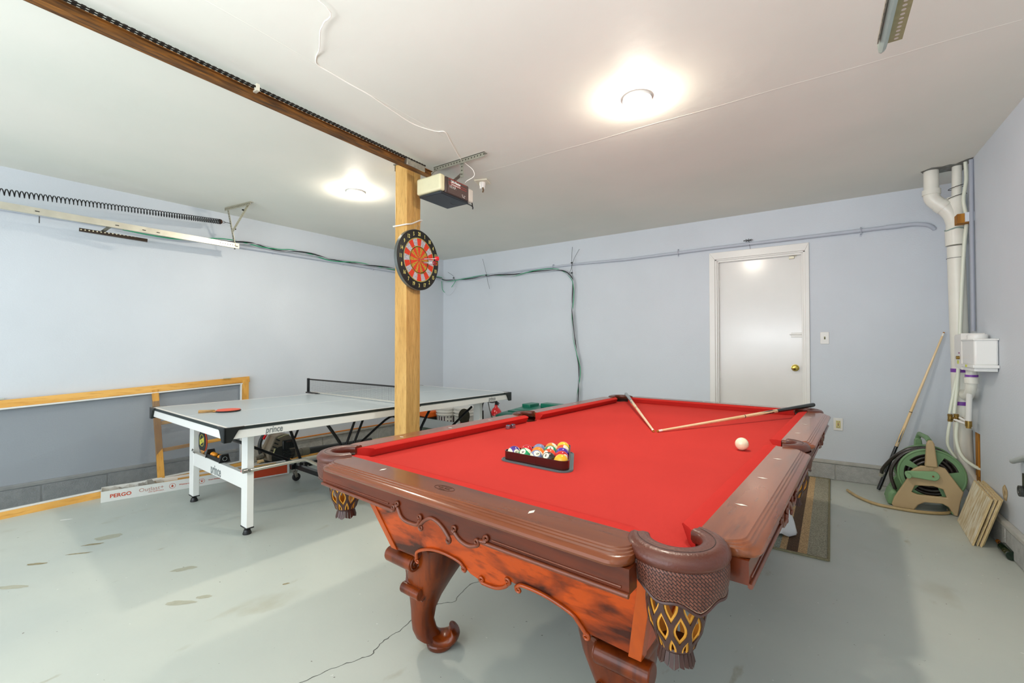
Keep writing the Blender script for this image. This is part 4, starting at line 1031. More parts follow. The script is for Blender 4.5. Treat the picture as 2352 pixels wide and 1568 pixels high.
# ---------------------------------------------------------------- ping pong table
QLOC = (.441, -3.866, 0); QRZ = R_(-3.643); QM = Matrix.Translation(QLOC)@Matrix.Rotation(QRZ, 4, 'Z')
def qt(x, y, z): return QM@Vector((x, y, z))
pp = thing('ping_pong_table', 'white and grey ping pong table with black edges left of the wooden post', 'table tennis table', QLOC, QRZ)
M_top = mat('grey_table_top', 'a5b0b6', .30, var=.03, vscale=2); M_frame = mat('white_table_frame', 'e8e8e3', .35)
M_grey = mat('grey_print', '7f8584', .5); M_rub = mat('black_edge_band', '26302f', .45)
W_, L_ = 1.525, 2.74
for y0, y1 in ((0, L_/2-.002), (L_/2+.002, L_)):
    b = MB(); b.box(.006, W_-.006, y0+.006, y1-(.006 if y1 == L_ else 0), .748, .760); b.build('table_top_half', M_top, pp)
b = MB()
for x0, x1, y0, y1 in ((.006, .024, .006, L_-.006), (W_-.024, W_-.006, .006, L_-.006), (.006, W_-.006, .006, .024), (.006, W_-.006, L_-.024, L_-.006), (W_/2-.0018, W_/2+.0018, .006, L_-.006)): b.box(x0, x1, y0, y1, .7600, .7606)
b.build('white_line', M_white, pp)
b = MB()
for x0, x1, y0, y1 in ((0, W_, 0, .0065), (0, W_, L_-.0065, L_), (0, .0065, 0, L_), (W_-.0065, W_, 0, L_)): b.box(x0, x1, y0, y1, .741, .7595)
b.build('edge_band', M_rub, pp)
for x0, x1, y0, y1 in ((.005, W_-.005, .005, .03), (.005, W_-.005, L_-.03, L_-.005), (.005, .03, .005, L_-.005), (W_-.03, W_-.005, .005, L_/2-.01), (W_-.03, W_-.005, L_/2+.01, L_-.005)):
    b = MB(); b.box(x0, x1, y0, y1, .688, .741); b.build('apron', M_frame, pp, bevel=.002)
for cx, cy, sx, sy in ((0, 0, 1, 1), (W_, 0, -1, 1), (W_, L_, -1, -1), (0, L_, 1, -1)):
    b = MB(); g = lambda a, c, z: (cx+sx*a, cy+sy*c, z)
    for (A, B) in ((1, 0), (0, 1)):
        o = [(-.010, .763), (.105, .763), (.105, .752), (.070, .740), (.030, .672), (-.010, .672)]
        if A: b.prism(o, lambda u, z: g(u, -.010, z), lambda u, z: g(u, .006, z))
        else: b.prism(o, lambda u, z: g(-.010, u, z), lambda u, z: g(.006, u, z))
    b.build('corner_guard', mat('black_corner_guard', '1e2221', .3), pp, bevel=.003)
def qtext(body, s, f, par=pp, **k): return text_bm(body, s, f, .0003, **k).build('lettering', M_grey, par, smooth=0, fix=False)
qtext('prince', .058, lambda u, v, w_: (W_-.0044+(w_+.0004), .283+u, .715+v), sx=.72, bold=.0014, shear=.18)
qtext('prince', .058, lambda u, v, w_: (W_-.0044+(w_+.0004), 2.443+u, .715+v), sx=.72, bold=.0014, shear=.18)
LX = (.245, 1.265)
for iy, y0 in enumerate((.224, 2.50)):
    for x in LX:
        lg = MB(); lg.box(x-.038, x+.052, y0-.022, y0+.022, .052, .688); l_ = lg.build('leg', M_frame, pp, bevel=.003)
        c = MB(); c.box(x-.040, x+.054, y0-.024, y0+.024, .046, .053); c.build('leg_cap', M_black, l_)
        c = MB(); c.lathe([(.026, 0), (.027, .006), (.019, .030), (.010, .034), (.010, .048)], (x+.006, y0, 0), 20); c.build('levelling_foot', M_black, l_)
    b = MB(); b.box(LX[0]+.052, LX[1]-.038, y0-.020, y0+.012, .298, .402); cb_ = b.build('cross_panel', M_frame, pp, bevel=.003)
    if iy == 0: qtext('prince', .098, lambda u, v, w_: (.770+u, y0-.0205-(w_+.0004), .338+v), cb_, sx=.80, bold=.0022)
# net
M_net = mat('black_net', '20282a', .6)
for x in (-.150, W_+.110):
    s_ = 1 if x < 0 else -1
    b = MB(); b.box(x-.010, x+.012, L_/2-.012, L_/2+.012, .755, .915); b.build('net_post', M_black, pp, bevel=.003)
    b = MB(); b.box(min(x-.02*s_, x+.21*s_), max(x-.02*s_, x+.21*s_), L_/2-.02, L_/2+.02, .757, .772) if x < 0 else b.box(x-.21, x+.02, L_/2-.02, L_/2+.02, .757, .772); b.build('post_clamp', M_black, pp, bevel=.004)
b = MB(); z0, z1 = .776, .905; xa, xb = -.145, W_+.105
nx = 150; nz = 13
for i in range(nx+1): x = xa+(xb-xa)*i/nx; b.bar((x, L_/2, z0), (x, L_/2, z1), .0007, .0007, up=(0, 1, 0))
for j in range(nz): z = z0+(z1-z0)*j/nz; b.bar((xa, L_/2, z), (xb, L_/2, z), .0007, .0007)
n_ = b.build('net_mesh', M_net, pp, smooth=0, fix=False); n_['kind'] = 'stuff'
b = MB(); b.box(xa, xb, L_/2-.003, L_/2+.003, .898, .912); b.build('net_tape', M_black, pp)
b = MB(); b.box(xa+.06, xb, L_/2-.006, L_/2+.006, .768, .778); b.build('net_rail', mat('aluminium_strip', 'd9d5cc', .3, .5), pp)
# folding undercarriage
for x in (.35, 1.18):
    S0 = (((x, .24, .60), (x, 1.0, .165)), .0125); S1 = (((x, .80, .688), (x, .93, .50), (x, .965, .42), (x, 1.05, .165)), .0125); S2 = (((x, 1.105, .688), (x, .985, .40)), .010)
    S3 = (((x, 1.185, .688), (x, 1.01, .30)), .010); S4 = (((x, 1.50, .61), (x, 1.385, .60), (x, .96, .32)), .010)
    mir = lambda s: (tuple((p[0], 2.74-p[1], p[2]) for p in s[0]), s[1])
    for pts_, r_ in ((S0, S1, S2) if x < .5 else (S1, S2, S3, S4, mir(S1), mir(S2), mir(S0))):
        b = MB(); b.tube(smooth_path(pts_, 4) if len(pts_) > 2 else pts_, r_, 10); b.build('folding_strut', M_blackm, pp)
    b = MB(); b.box(x-.02, x+.02, .95, 1.79, .115, .160); b.build('chassis_beam', M_blackm, pp, bevel=.003)
    for y, z in ((1.06, .147), (1.10, .125), (1.68, .14)): b = MB(); b.cyl((x+.02, y, z), (x+.030, y, z), .009, n=10); b.build('bolt', M_steel, pp)
for y in (1.0, 1.74):
    b = MB(); b.box(.37, 1.16, y-.02, y+.02, .118, .157); b.build('chassis_beam', M_blackm, pp, bevel=.003)
b = MB(); b.cyl((.25, .22, .594), (1.26, .22, .594), .011, n=10); b.build('axle_rod', M_blackm, pp)
# floor casters
for x, y in ((.35, .985), (1.18, .985), (.35, 1.755), (1.18, 1.755)):
    ca = MB(); ca.cyl((x, y, .100), (x, y, .118), .010, n=12); ca.box(x-.024, x+.030, y-.020, y+.020, .092, .098)
    for s_ in (-1, 1): ca.bar((x+s_*.016, y+.002, .094), (x+s_*.016, y+.018, .036), .003, .026, up=(0, 1, 0))
    c0 = ca.build('caster', M_zinc, pp, bevel=.001)
    w2 = MB(); w2.lathe([(0, -.012), (.030, -.012), (.036, -.008), (.036, .008), (.030, .012), (0, .012)], (x, y+.018, .0365), 24, Matrix.Rotation(R_(90), 4, 'Y'), cap0=False, cap1=False); w2.build('wheel', M_black, c0)
b = MB(); b.tube(smooth_path([(1.335, .19, .434), (1.335, .54, .434), (1.335, .60, .424), (1.335, .70, .365), (1.335, .93, .30)], 4), .0125, 12); b.tube(smooth_path([(1.335, .93, .30), (1.335, 1.37, .30), (1.335, 1.80, .30)], 2), .0125, 12); b.build('handle_bar', mat('silver_tube', 'c6c6bc', .25, .7), pp)
b = MB(); b.cyl((1.305, .205, .437), (1.355, .205, .437), .008, n=10); b.cyl((1.335, .17, .437), (1.335, .195, .437), .016, n=14); b.build('bar_mount', M_steel, pp)
# ball tray on the near cross panel
b = MB(); T0 = (.545, .805)
b.box(.560, .840, .210, .214, .402, .432); b.box(.560, .840, .262, .266, .402, .432); b.box(.560, .840, .210, .266, .402, .406)
for x in (.560, .832): b.prism([(.200, .402), (.276, .402), (.262, .462), (.214, .462)], lambda v, z: (x, v, z), lambda v, z: (x+.008, v, z))
b.box(.805, .840, .214, .262, .404, .455); b.build('ball_tray', M_black, pp, bevel=.001)
b = MB(); b.tube([(.8415, .238+.014*cos(a), .430+.014*sin(a)) for a in [2*pi*i/20 for i in range(20)]], .002, 5, closed=True); b.build('tray_end_ring', M_grey, pp)
G = 'ping pong balls in the tray of the table'
for i, (x, lab) in enumerate(((.610, 'orange ping pong ball at the left end of the black tray'), (.650, 'orange ping pong ball in the middle of the black tray'), (.752, 'orange ping pong ball at the right end of the black tray'))):
    p = qt(x, .238, .4275); bm = bmesh.new(); bmesh.ops.create_uvsphere(bm, u_segments=24, v_segments=16, radius=.0199); mb = MB(); mb.v = [tuple(v.co) for v in bm.verts]; mb.f = [tuple(v.index for v in f_.verts) for f_ in bm.faces]; bm.free()
    o = mb.build('ping_pong_ball', mat('orange_celluloid', 'f79a1e', .4), smooth=180, fix=False); o.location = p; tag(o, lab, 'ball', G)
b = MB(); b.prism([(.205, .402), (.262, .402), (.262, .62)], lambda v, z: (1.205, v, z), lambda v, z: (1.222, v, z))
o = b.build('red_wedge', mat('red_plastic', 'd8301f', .4), bevel=.003); o.location = QLOC; o.rotation_euler = (0, 0, QRZ); tag(o, 'upright red plastic wedge beside the ball tray against the right table leg', 'plastic part')

# paddles
def paddle(name, label, M, badge=False):
    t = thing(name, label, 'paddle'); t.matrix_world = M
    o = [(.078*cos(a)*1.0+.0, .082*sin(a)) for a in [R_(-62+x) for x in range(0, 305, 12)]]
    o = [(-y_, x_) for x_, y_ in [(-.083*cos(a), .076*sin(a)) for a in [R_(30+300*i/26) for i in range(27)]]]
    out = [(x_, y_) for x_, y_ in [(.085*cos(R_(q)), .076*sin(R_(q))) for q in [-145+290*i/28 for i in range(29)]]]
    out += [(-.092, .016), (-.092, -.016)]
    b = MB(); b.prism(out, lambda u, v: (u, v, -.003), lambda u, v: (u, v, .003)); b.build('blade', mat('paddle_plywood', 'c98f4a', .5), t)
    for z0, z1, m, nm in ((.003, .007, mat('red_rubber', 'd8502f', .5), 'red_rubber'), (-.007, -.003, mat('black_rubber', '1d211f', .5), 'black_rubber')):
        b = MB(); o2 = [(x_*.985, y_*.985) for x_, y_ in out[:29]]; b.prism(o2, lambda u, v: (u, v, z0), lambda u, v: (u, v, z1)); b.build(nm, m, t)
    b = MB(); b.tube([(x_*1.005, y_*1.005, 0) for x_, y_ in out[:29]], .0035, 6); b.build('edge_tape', M_black if not badge else mat('red_rubber', 'd8502f', .5), t)
    b = MB(); b.rings([[(-.080, -.014, -.010), (-.080, .014, -.010), (-.080, .014, .010), (-.080, -.014, .010)], [(-.13, -.012, -.011), (-.13, .012, -.011), (-.13, .012, .011), (-.13, -.012, .011)], [(-.182, -.016, -.013), (-.182, .016, -.013), (-.182, .016, .013), (-.182, -.016, .013)]])
    b.build('handle', wood('paddle_handle_wood', 'caa065', '4a2e1c', axis=0, scale=40, rough=.5), t, bevel=.004)
    if badge:
        b = MB(); b.tube([(.01+.045*cos(a), .040*sin(a), -.0073) for a in [2*pi*i/32 for i in range(32)]], .0022, 5, closed=True); b.build('badge_ring', mat('badge_yellow', 'c9c24a', .5), t)
        b = MB(); b.prism([(-.030, -.040), (.006, -.042), (.040, .040), (.004, .042)][::1], lambda u, v: (u, v, -.0085), lambda u, v: (u, v, -.0072)); b.build('badge_panel', mat('badge_yellow', 'c9c24a', .5), t)
        for k in range(4): b = MB(); b.box(-.006, .012, -.022+.012*k, -.016+.012*k, -.0089, -.0084); b.build('badge_mark', mat('badge_dark', '8f8a30', .5), t)
    return t
paddle('table_tennis_paddle', 'red ping pong paddle lying on the grey table top', Matrix.Translation(qt(.735, .290, .7675))@Matrix.Rotation(QRZ+R_(66), 4, 'Z'))
Mx = Matrix(((0, 1, 0), (0, 0, 1), (1, 0, 0))).to_4x4()   # x->z, y->x, z->y
paddle('table_tennis_paddle', 'black and red paddle with a yellow badge hanging on the near left table leg', Matrix.Translation(qt(.375, .26, .520))@Matrix.Rotation(QRZ+R_(62), 4, 'Z')@Mx@Matrix.Rotation(pi, 4, 'Y')@Matrix.Scale(.92, 4) if False else Matrix.Translation(qt(.362, .247, .492))@Matrix.Rotation(QRZ+R_(2), 4, 'Z')@Mx, badge=True)
b = MB(); b.tube([(.300, .20, .425), (.325, .185, .425), (.335, .185, .44)], .004, 6); b.cyl((.297, .20, .410), (.335, .20, .404), .004, n=8); b.build('paddle_hook', M_steel, pp)

# ---------------------------------------------------------------- wooden screen frame leaning on the left wall
M_pine = wood('pine', 'e7b464', 'd0943f', axis=1, scale=10, rough=.55, dark='b97c2c'); M_pinez = wood('pine_upright', 'dba553', 'b87f34', axis=2, scale=10, rough=.55, dark='9a6a24')
M_alu = mat('white_aluminium_strip', 'e2e3e0', .35, .2)
fr_ = thing('screen_frame', 'long pine frame with a pale inner strip leaning on the left wall', 'wooden frame', (0, 0, 0))
TR = Vector((-.150, -2.845, .905)); TL = Vector((-.300, -5.55, .760)); BR_ = Vector((-.085, -2.875, .020)); BL = Vector((.02, -5.6, .020))
nf = (TR-BR_).cross(TL-TR).normalized()
def lp(u, v): return (BL.lerp(BR_, u)).lerp(TL.lerp(TR, u), v)
def plank(p, q, wdt, thk, m, nm, par, lab=None):
    b = MB(); d = (q-p).normalized(); b.bar(p, q, thk, wdt, up=(nf.cross(d)) if abs(d.dot(nf)) < .9 else (0, 0, 1)); return b.build(nm, m, par, bevel=.003, label=lab)
plank(TL, TR, .060, .036, M_pine, 'top_rail', fr_); plank(BL, BR_, .060, .036, M_pine, 'bottom_rail', fr_)
plank(lp(.985, .0), lp(.985, 1), .066, .036, M_pinez, 'stile', fr_)
for o_, nm in ((.05, 'inner_strip'),):
    plank(lp(0, 1-.045)+nf*.0, lp(.975, 1-.045), .014, .040, M_alu, nm, fr_); plank(lp(0, .045), lp(.975, .045), .014, .040, M_alu, nm, fr_); plank(lp(.97, .04), lp(.97, .96), .012, .040, M_alu, nm, fr_)
u_m = .715
plank(lp(u_m+.004, .0)+nf*.01, lp(u_m-.014, .985)+nf*.01, .052, .02, M_pinez, 'mullion', fr_)
plank(lp(u_m, .62), lp(.98, .645), .032, .02, M_pine, 'cross_bar', fr_); plank(lp(u_m, .33), lp(.98, .345), .032, .02, M_pine, 'cross_bar', fr_)
sm = bpy.data.materials.new('insect_screen'); sm.use_nodes = True; nt = sm.node_tree
tr0 = nt.nodes.new('ShaderNodeBsdfTransparent'); mxs = nt.nodes.new('ShaderNodeMixShader'); mxs.inputs[0].default_value = .42
pb = nt.nodes['Principled BSDF']; pb.inputs['Base Color'].default_value = lin('5c6670'); pb.inputs['Roughness'].default_value = .7
nt.links.new(tr0.outputs[0], mxs.inputs[1]); nt.links.new(pb.outputs[0], mxs.inputs[2]); nt.links.new(mxs.outputs[0], nt.nodes['Material Output'].inputs[0])
b = MB(); b.add([lp(0, .045), lp(.97, .045), lp(.97, .955), lp(0, .955)], [(0, 1, 2, 3)]); b.build('screen_mesh', sm, fr_, smooth=0, label='grey see-through insect screen')
b = MB(); b.box(-.14, -.13, -3.10, -3.03, .925, .934); b.box(-.27, -.26, -4.62, -4.57, .845, .855); b.build('hinge_leaf', mat('pale_green_metal', 'c9d6d0', .4, .3), fr_)
# lengths of trim lying along the wall
bd_ = thing('pine_board', 'pale pine board lying flat on the floor under the ping pong table', 'board', (0, 0, 0))
b = MB(); b.bar((-.02, -2.80, .030), (.16, -.55, .030), .085, .018, up=(0, 0, 1)); b.build('board_face', wood('pale_board', 'e3c592', 'd2ad72', axis=1, scale=12, rough=.6), bd_, bevel=.002)
b = MB(); b.bar((-.02, -2.80, .0105), (.16, -.55, .0105), .095, .019); b.build('board_back', M_pine, bd_)
od = MB(); od.cyl((-.085, -2.42, .196), (.005, -.40, .196), .0085, n=10); o = od.build('orange_rod', mat('orange_lacquered_wood', 'c9761f', .4)); tag(o, 'thin orange wooden rod lying on the ledge of the left wall', 'rod')

# ---------------------------------------------------------------- flooring boxes
M_card = mat('white_carton', 'dcdcd6', .6, var=.03); M_kraft = mat('carton_inside', 'c79a5c', .8, var=.1); M_or = mat('orange_red_print', 'c2421a', .6)
def carton(name, label, loc, rz, L, W, H, front=True):
    t = thing(name, label, 'box', loc, rz, None)
    th = .004
    for x0, x1, y0, y1, nm in ((W-th, W, 0, L, 'side_panel'), (0, th, 0, L, 'side_panel'), (th, W-th, 0, th, 'end_panel'), (th, W-th, L-th, L, 'end_panel')):
        b = MB(); b.box(x0, x1, y0, y1, .001, H); b.build(nm, M_card, t)
    b = MB(); b.box(th, W-th, th, L-th, .001, .005); b.build('bottom_panel', M_kraft, t)
    return t
CB = (-.015, -4.058, 0); CR = R_(-14.3)
CL = 1.15; cw_ = .165; chh = .088
bx = carton('flooring_box', 'long open white carton with red lettering in front of the pine frame', CB, CR, CL, cw_, chh)
def bxf(cy, cz): return lambda u, v, w_: (cw_+(w_+.0004)+.0003, cy+u, cz+v)
text_bm('PERGO', .040, bxf(.120, .042), .0002, sx=1.05, bold=.001).build('lettering', M_or, bx, smooth=0, fix=False)
text_bm('Outlast+', .044, bxf(.315, .050), .0002, sx=1.05).build('lettering', mat('pale_red_print', 'b98a7c', .6), bx, smooth=0, fix=False)
text_bm('with SpillProtect', .014, bxf(.345, .026), .0002, sx=1.1).build('lettering', M_or, bx, smooth=0, fix=False)
text_bm('Waterproof', .016, bxf(.545, .046), .0002, sx=1.1, bold=.0003).build('lettering', M_or, bx, smooth=0, fix=False)
text_bm('Scratch Resistant', .013, bxf(.760, .046), .0002, sx=1.0, bold=.0003).build('lettering', M_or, bx, smooth=0, fix=False)
b = MB()
for cy in (.455, .665): b.tube([(cw_+.0006, cy+.021*cos(a), .046+.021*sin(a)) for a in [2*pi*i/28 for i in range(28)]], .0012, 5, closed=True)
b.lathe([(0, 0), (.007, 0), (.0075, .0008)], (cw_, .455, .043), 14, Matrix.Rotation(R_(90), 4, 'Y'), cap0=False); b.prism([(-.006, .045), (.006, .045), (0, .059)], lambda u, v: (cw_+.0008, .455+u, v), lambda u, v: (cw_, .455+u, v))
for a, c, r_ in ((0, -.003, .0065), (-.009, .004, .0028), (-.003, .010, .0028), (.004, .010, .0028), (.010, .004, .0028)): b.lathe([(0, 0), (r_, 0), (r_, .0008)], (cw_, .665+a, .046+c), 10, Matrix.Rotation(R_(90), 4, 'Y'), cap0=False)
b.build('printed_icon', M_or, bx)
b = MB(); b.box(cw_, cw_+.0008, .86, 1.148, .012, .082); b.build('orange_panel', M_or, bx)
b = MB(); b.box(cw_+.0008, cw_+.0014, .862, .905, .012, .082); b.build('printed_figure', mat('pink_print', 'd98a6a', .6, col2='b5482a', vscale=60), bx)
b = MB(); b.box(.05, .11, -.0006, 0, .02, .075); b.build('end_label', mat('red_barcode_print', 'd0755c', .6, col2='f0e6dc', vscale=90, stretch=(1, 1, 4)), bx)
for i, (x, z, y0, y1) in enumerate(((.055, .052, .34, CL-.01), (.110, .060, .42, CL-.01), (.085, .072, .50, CL-.005))):
    b = MB(); b.box(x-.045, x+.04, y0, y1, z-.006, z+.004); o = b.build('flooring_plank', M_pine, bevel=.001); o.location = CB; o.rotation_euler = (0, 0, CR)
    tag(o, ('lowest', 'middle', 'topmost')[i]+' pine coloured plank inside the open flooring carton', 'plank', 'planks in the flooring carton')
# crumpled clear bag at the open end
b = MB(); N, K = 12, 9; vs = []
for i in range(N+1):
    for j in range(K+1):
        u = i/N; v = j/K; vs.append((.02+.125*v, .05+.36*u, .058+.030*sin(u*9+v*5)*sin(v*pi)+.018*sin(u*23+v*11)+.012*cos(v*17)))
b.add(vs, [(i*(K+1)+j, i*(K+1)+j+1, (i+1)*(K+1)+j+1, (i+1)*(K+1)+j) for i in range(N) for j in range(K)])
o = b.build('plastic_bag', mat('clear_crumpled_plastic', 'd9d7d0', .15, trans=.55, spec=.8), smooth=30); o.location = CB; o.rotation_euler = (0, 0, CR); tag(o, 'crumpled clear plastic bag in the open end of the flooring carton', 'bag')
# second carton further back
c2 = carton('flooring_box', 'short white carton with an orange panel behind the near right table leg', (.300, -3.16, 0), R_(-14.3), .42, .17, .10)
b = MB(); b.box(.170, .1706, .02, .40, .012, .094); b.build('orange_panel', M_or, c2)
b = MB(); b.box(.01, .155, .02, .38, .080, .090); o = b.build('flooring_plank', M_pine); o.location = (.285, -3.20, 0); o.rotation_euler = (0, 0, R_(-14.3)); tag(o, 'pine coloured plank in the carton with the orange end panel', 'plank')

# ---------------------------------------------------------------- leaf blower under the ping pong table
lbw = thing('leaf_blower', 'grey and black leaf blower with a red grip lying under the ping pong table', 'leaf blower', (.235, -2.72, 0), R_(-3))
M_blw = mat('grey_brown_plastic', '8a7f6c', .5, var=.15, vscale=10); M_bk2 = mat('dark_plastic', '2a2d2b', .4)
def Y(y): return y+2.72
b = MB(); o = [(-2.86, .10), (-2.875, .16), (-2.865, .20), (-2.80, .335), (-2.735, .352), (-2.66, .340), (-2.60, .27), (-2.585, .16), (-2.62, .10), (-2.70, .065), (-2.80, .07)]
b.prism(o, lambda u, v: (.085, Y(u), v+.0), lambda u, v: (-.085, Y(u), v)); b.build('engine_housing', M_blw, lbw, bevel=.014, seg=3)
b = MB(); b.box(.080, .105, Y(-2.73), Y(-2.605), .195, .285); b.build('engine_block', M_bk2, lbw, bevel=.008)
b = MB()
for i in range(11): b.box(.104, .112, Y(-2.725+.0112*i), Y(-2.719+.0112*i), .20, .28)
for i in range(5): b.box(.084, .100, Y(-2.72), Y(-2.60), .105+.016*i, .113+.016*i)
for i in range(4): b.bar((.088, Y(-2.845+.018*i), .205+.034*i), (.088, Y(-2.80+.014*i), .185+.034*i), .010, .012)
b.build('cooling_fins', M_bk2, lbw)
b = MB(); b.lathe([(.0, -.10), (.10, -.10), (.118, -.07), (.120, .05), (.10, .085), (.0, .09)], (0, Y(-2.735), .128), 28, Matrix.Rotation(R_(90), 4, 'Y')); b.build('fan_housing', M_bk2, lbw, smooth=50)
b = MB(); b.box(.105, .1065, Y(-2.70), Y(-2.64), .262, .275); b.build('red_label', mat('salmon_label', 'd98068', .5), lbw)
b = MB(); b.bar((.092, Y(-2.825), .155), (.092, Y(-2.805), .215), .006, .010); b.tube([(.088, Y(-2.775), .318), (.088, Y(-2.70), .338), (.088, Y(-2.66), .340)], .0028, 6); b.build('cream_line', mat('cream_marking', 'e0dba0', .5), lbw)
b = MB(); b.tube(smooth_path([(.0, Y(-2.89), .13), (.0, Y(-2.91), .20), (.0, Y(-2.91), .28), (.0, Y(-2.87), .36), (.0, Y(-2.79), .42), (.0, Y(-2.70), .43), (.0, Y(-2.66), .36)], 5), .018, 12); b.build('handle', M_bk2, lbw)
b = MB(); b.tube(smooth_path([(.006, Y(-2.885), .315), (.006, Y(-2.84), .385), (.006, Y(-2.78), .415)], 5), .0175, 12); b.build('red_grip', mat('bright_red_grip', 'd8141c', .4), lbw)
b = MB(); b.tube([(0.02, Y(-2.60), .115), (0.02, Y(-2.53), .115), (0.02, Y(-2.50), .115)], [.052, .040, .038], 20); b.tube([(.02, Y(-2.50), .115), (.02, Y(-2.42), .113)], [.043, .043], 20); b.build('collar', M_blw, lbw)
b = MB(); b.tube([(.02, Y(-2.42), .113), (.02, Y(-2.10), .106), (.02, Y(-1.62), .100)], [.037, .033, .028], 20); b.build('blower_tube', mat('black_tube', '403f3b', .35), lbw)
b = MB(); b.cyl((.03, Y(-2.90), .15), (.05, Y(-2.955), .145), .030, .022, n=14); b.cyl((.05, Y(-2.95), .145), (.055, Y(-2.975), .143), .018, n=10); b.build('fuel_cap', mat('worn_silver_plastic', '9a9384', .4, .4, var=.4, vscale=60), lbw)
b = MB(); b.box(-.13, .13, Y(-2.96), Y(-2.60), .001, .05); o_ = b.build('support_foot', mat('dark_green_plastic', '1c3a30', .5), lbw, bevel=.012)
b = MB(); b.bar((.02, -3.08, .075), (.10, -2.99, .062), .04, .006); 
# ---------------------------------------------------------------- things behind the post, under the table's far end
M_pail = mat('white_pail', 'e2e0da', .35)
def pail(label, x, y, r0, r1, h, kind, rz=0):
    t = thing('paint_bucket', label, 'bucket', (x, y, 0), rz, 'paint buckets behind the wooden post')
    prof = [(0, 0), (r0, 0), (r0+(r1-r0)*.70, h*.70)]
    prof += [(r1*.985, h*.72), (r1*1.03, h*.73), (r1*1.03, h*.76), (r1*.99, h*.77), (r1*.99, h*.82), (r1*1.04, h*.83), (r1*1.04, h*.86), (r1, h*.87), (r1, h*.94)]
    b = MB(); b.lathe(prof, n=36, cap0=False, cap1=False); b.build('body', M_pail, t, smooth=40)
    b = MB(); b.lathe([(r1*1.0, h*.93), (r1*1.05, h*.935), (r1*1.05, h*.985), (r1*1.0, h), (r1*.93, h*.985), (0, h*.985)], n=36, cap0=False, cap1=False); b.build('lid', M_pail, t, smooth=40)
    def band(z0, z1, a0, a1, m, nm, k=.0008):
        rr = lambda z: r0+(r1-r0)*z/h+k
        q = MB(); q.lathe([(rr(z0), z0), (rr(z1), z1)], n=20, a0=R_(a0), a1=R_(a1), cap0=False, cap1=False); return q.build(nm, m, t)
    if kind == 0:
        band(h*.30, h*.70, 0, 359.9, mat('purple_black_label', '46203a', .4, col2='1e1420', vscale=20), 'label_band'); band(h*.56, h*.65, -70, -25, M_pail, 'label_panel', .0016); band(h*.34, h*.42, 0, 359.9, mat('silver_scroll_print', 'b9bca8', .4, col2='2a2420', vscale=26), 'label_band', .0016)
        band(.003, h*.3, 0, 359.9, M_bk2, 'label_band', .0012)
    else:
        band(h*.42, h*.62, -75, -25, mat('wine_red_label', '7a1c28', .5), 'label_band'); band(h*.46, h*.58, -66, -36, M_pail, 'label_panel', .0016)
    q = MB()
    for k in range(14):
        a = -2.4+k*.13; q.box(-.0012, .0012, -.0006, .0006, -.008, .008, Matrix.Translation((cos(a)*r1*.996, sin(a)*r1*.996, h*.795))@Matrix.Rotation(a, 4, 'Z'))
    q.build('moulded_tab', M_bk2, t)
    q = MB(); q.tube([(r1*1.05*cos(a), r1*1.05*sin(a), h*.80-.05*sin(a+2.6)) for a in [-2.6+2.6*i/16 for i in range(17)]], .002, 6); q.build('wire_handle', M_steel, t)
    return t
pail('white paint bucket with a purple label, left of the two behind the post', .498, -.45, .130, .150, .40, 0, .2)
pail('white paint bucket with a small red label, right of the two behind the post', .815, -.43, .132, .152, .42, 1)
b = MB(); b.lathe([(0, 0), (.075, 0), (.085, .008), (.082, .016), (0, .018)], n=30, cap0=False, cap1=False); o = b.build('round_pad', mat('dark_green_brown_pad', '2c2a1e', .9, var=.3, vscale=40))
o.matrix_world = Matrix.Translation((1.035, -.70, .34))@Matrix.Rotation(R_(38), 4, 'Z')@Matrix.Rotation(R_(82), 4, 'X')@Matrix.Diagonal((.88, 1.15, 1, 1)); tag(o, 'round dark pad standing in front of the right paint bucket', 'pad')
b = MB(); b.cyl((1.035, -.69, 0), (1.035, -.69, .265), .006, n=8); o = b.build('pad_stick', M_bk2); tag(o, 'short dark stick under the round dark pad', 'stick')
tr_ = thing('grey_trough', 'long grey-green plastic trough lying between the post and the paint buckets', 'trough', (1.12, -1.38, 0), R_(-14))
M_tr = mat('grey_green_plastic', '9aa99a', .4, var=.05)
b = MB()
b.rings([[(-.36, -.16, .16), (.36, -.16, .16), (.36, .16, .16), (-.36, .16, .16)], [(-.42, -.20, .30), (.42, -.20, .30), (.42, .20, .30), (-.42, .20, .30)], [(-.44, -.22, .30), (.44, -.22, .30), (.44, .22, .30), (-.44, .22, .30)], [(-.44, -.22, .285), (.44, -.22, .285), (.44, .22, .285), (-.44, .22, .285)], [(-.38, -.17, .0), (.38, -.17, .0), (.38, .17, .0), (-.38, .17, .0)]], caps=False); b.build('tray', M_tr, tr_, bevel=.006)
b = MB(); b.box(-.35, .35, -.155, .155, .155, .165); b.build('tray_floor', M_tr, tr_)
# orange and black tool on the trough's left
tl = thing('orange_tool_case', 'orange and black tool case beside the post under the table', 'tool case', (.16, -.50, 0), R_(-10))
b = MB(); b.box(-.14, .16, -.10, .10, .001, .24); b.build('case_body', M_bk2, tl, bevel=.02); b = MB(); b.box(-.145, .165, -.105, .105, .24, .33); b.build('case_lid', mat('orange_plastic', 'e8691c', .45), tl, bevel=.02)
b = MB(); b.tube(smooth_path([(-.10, -.05, .33), (-.08, -.05, .385), (.08, -.05, .39), (.12, -.05, .33)], 5), .018, 10); b.build('handle', mat('grey_plastic', '6f7776', .45), tl)
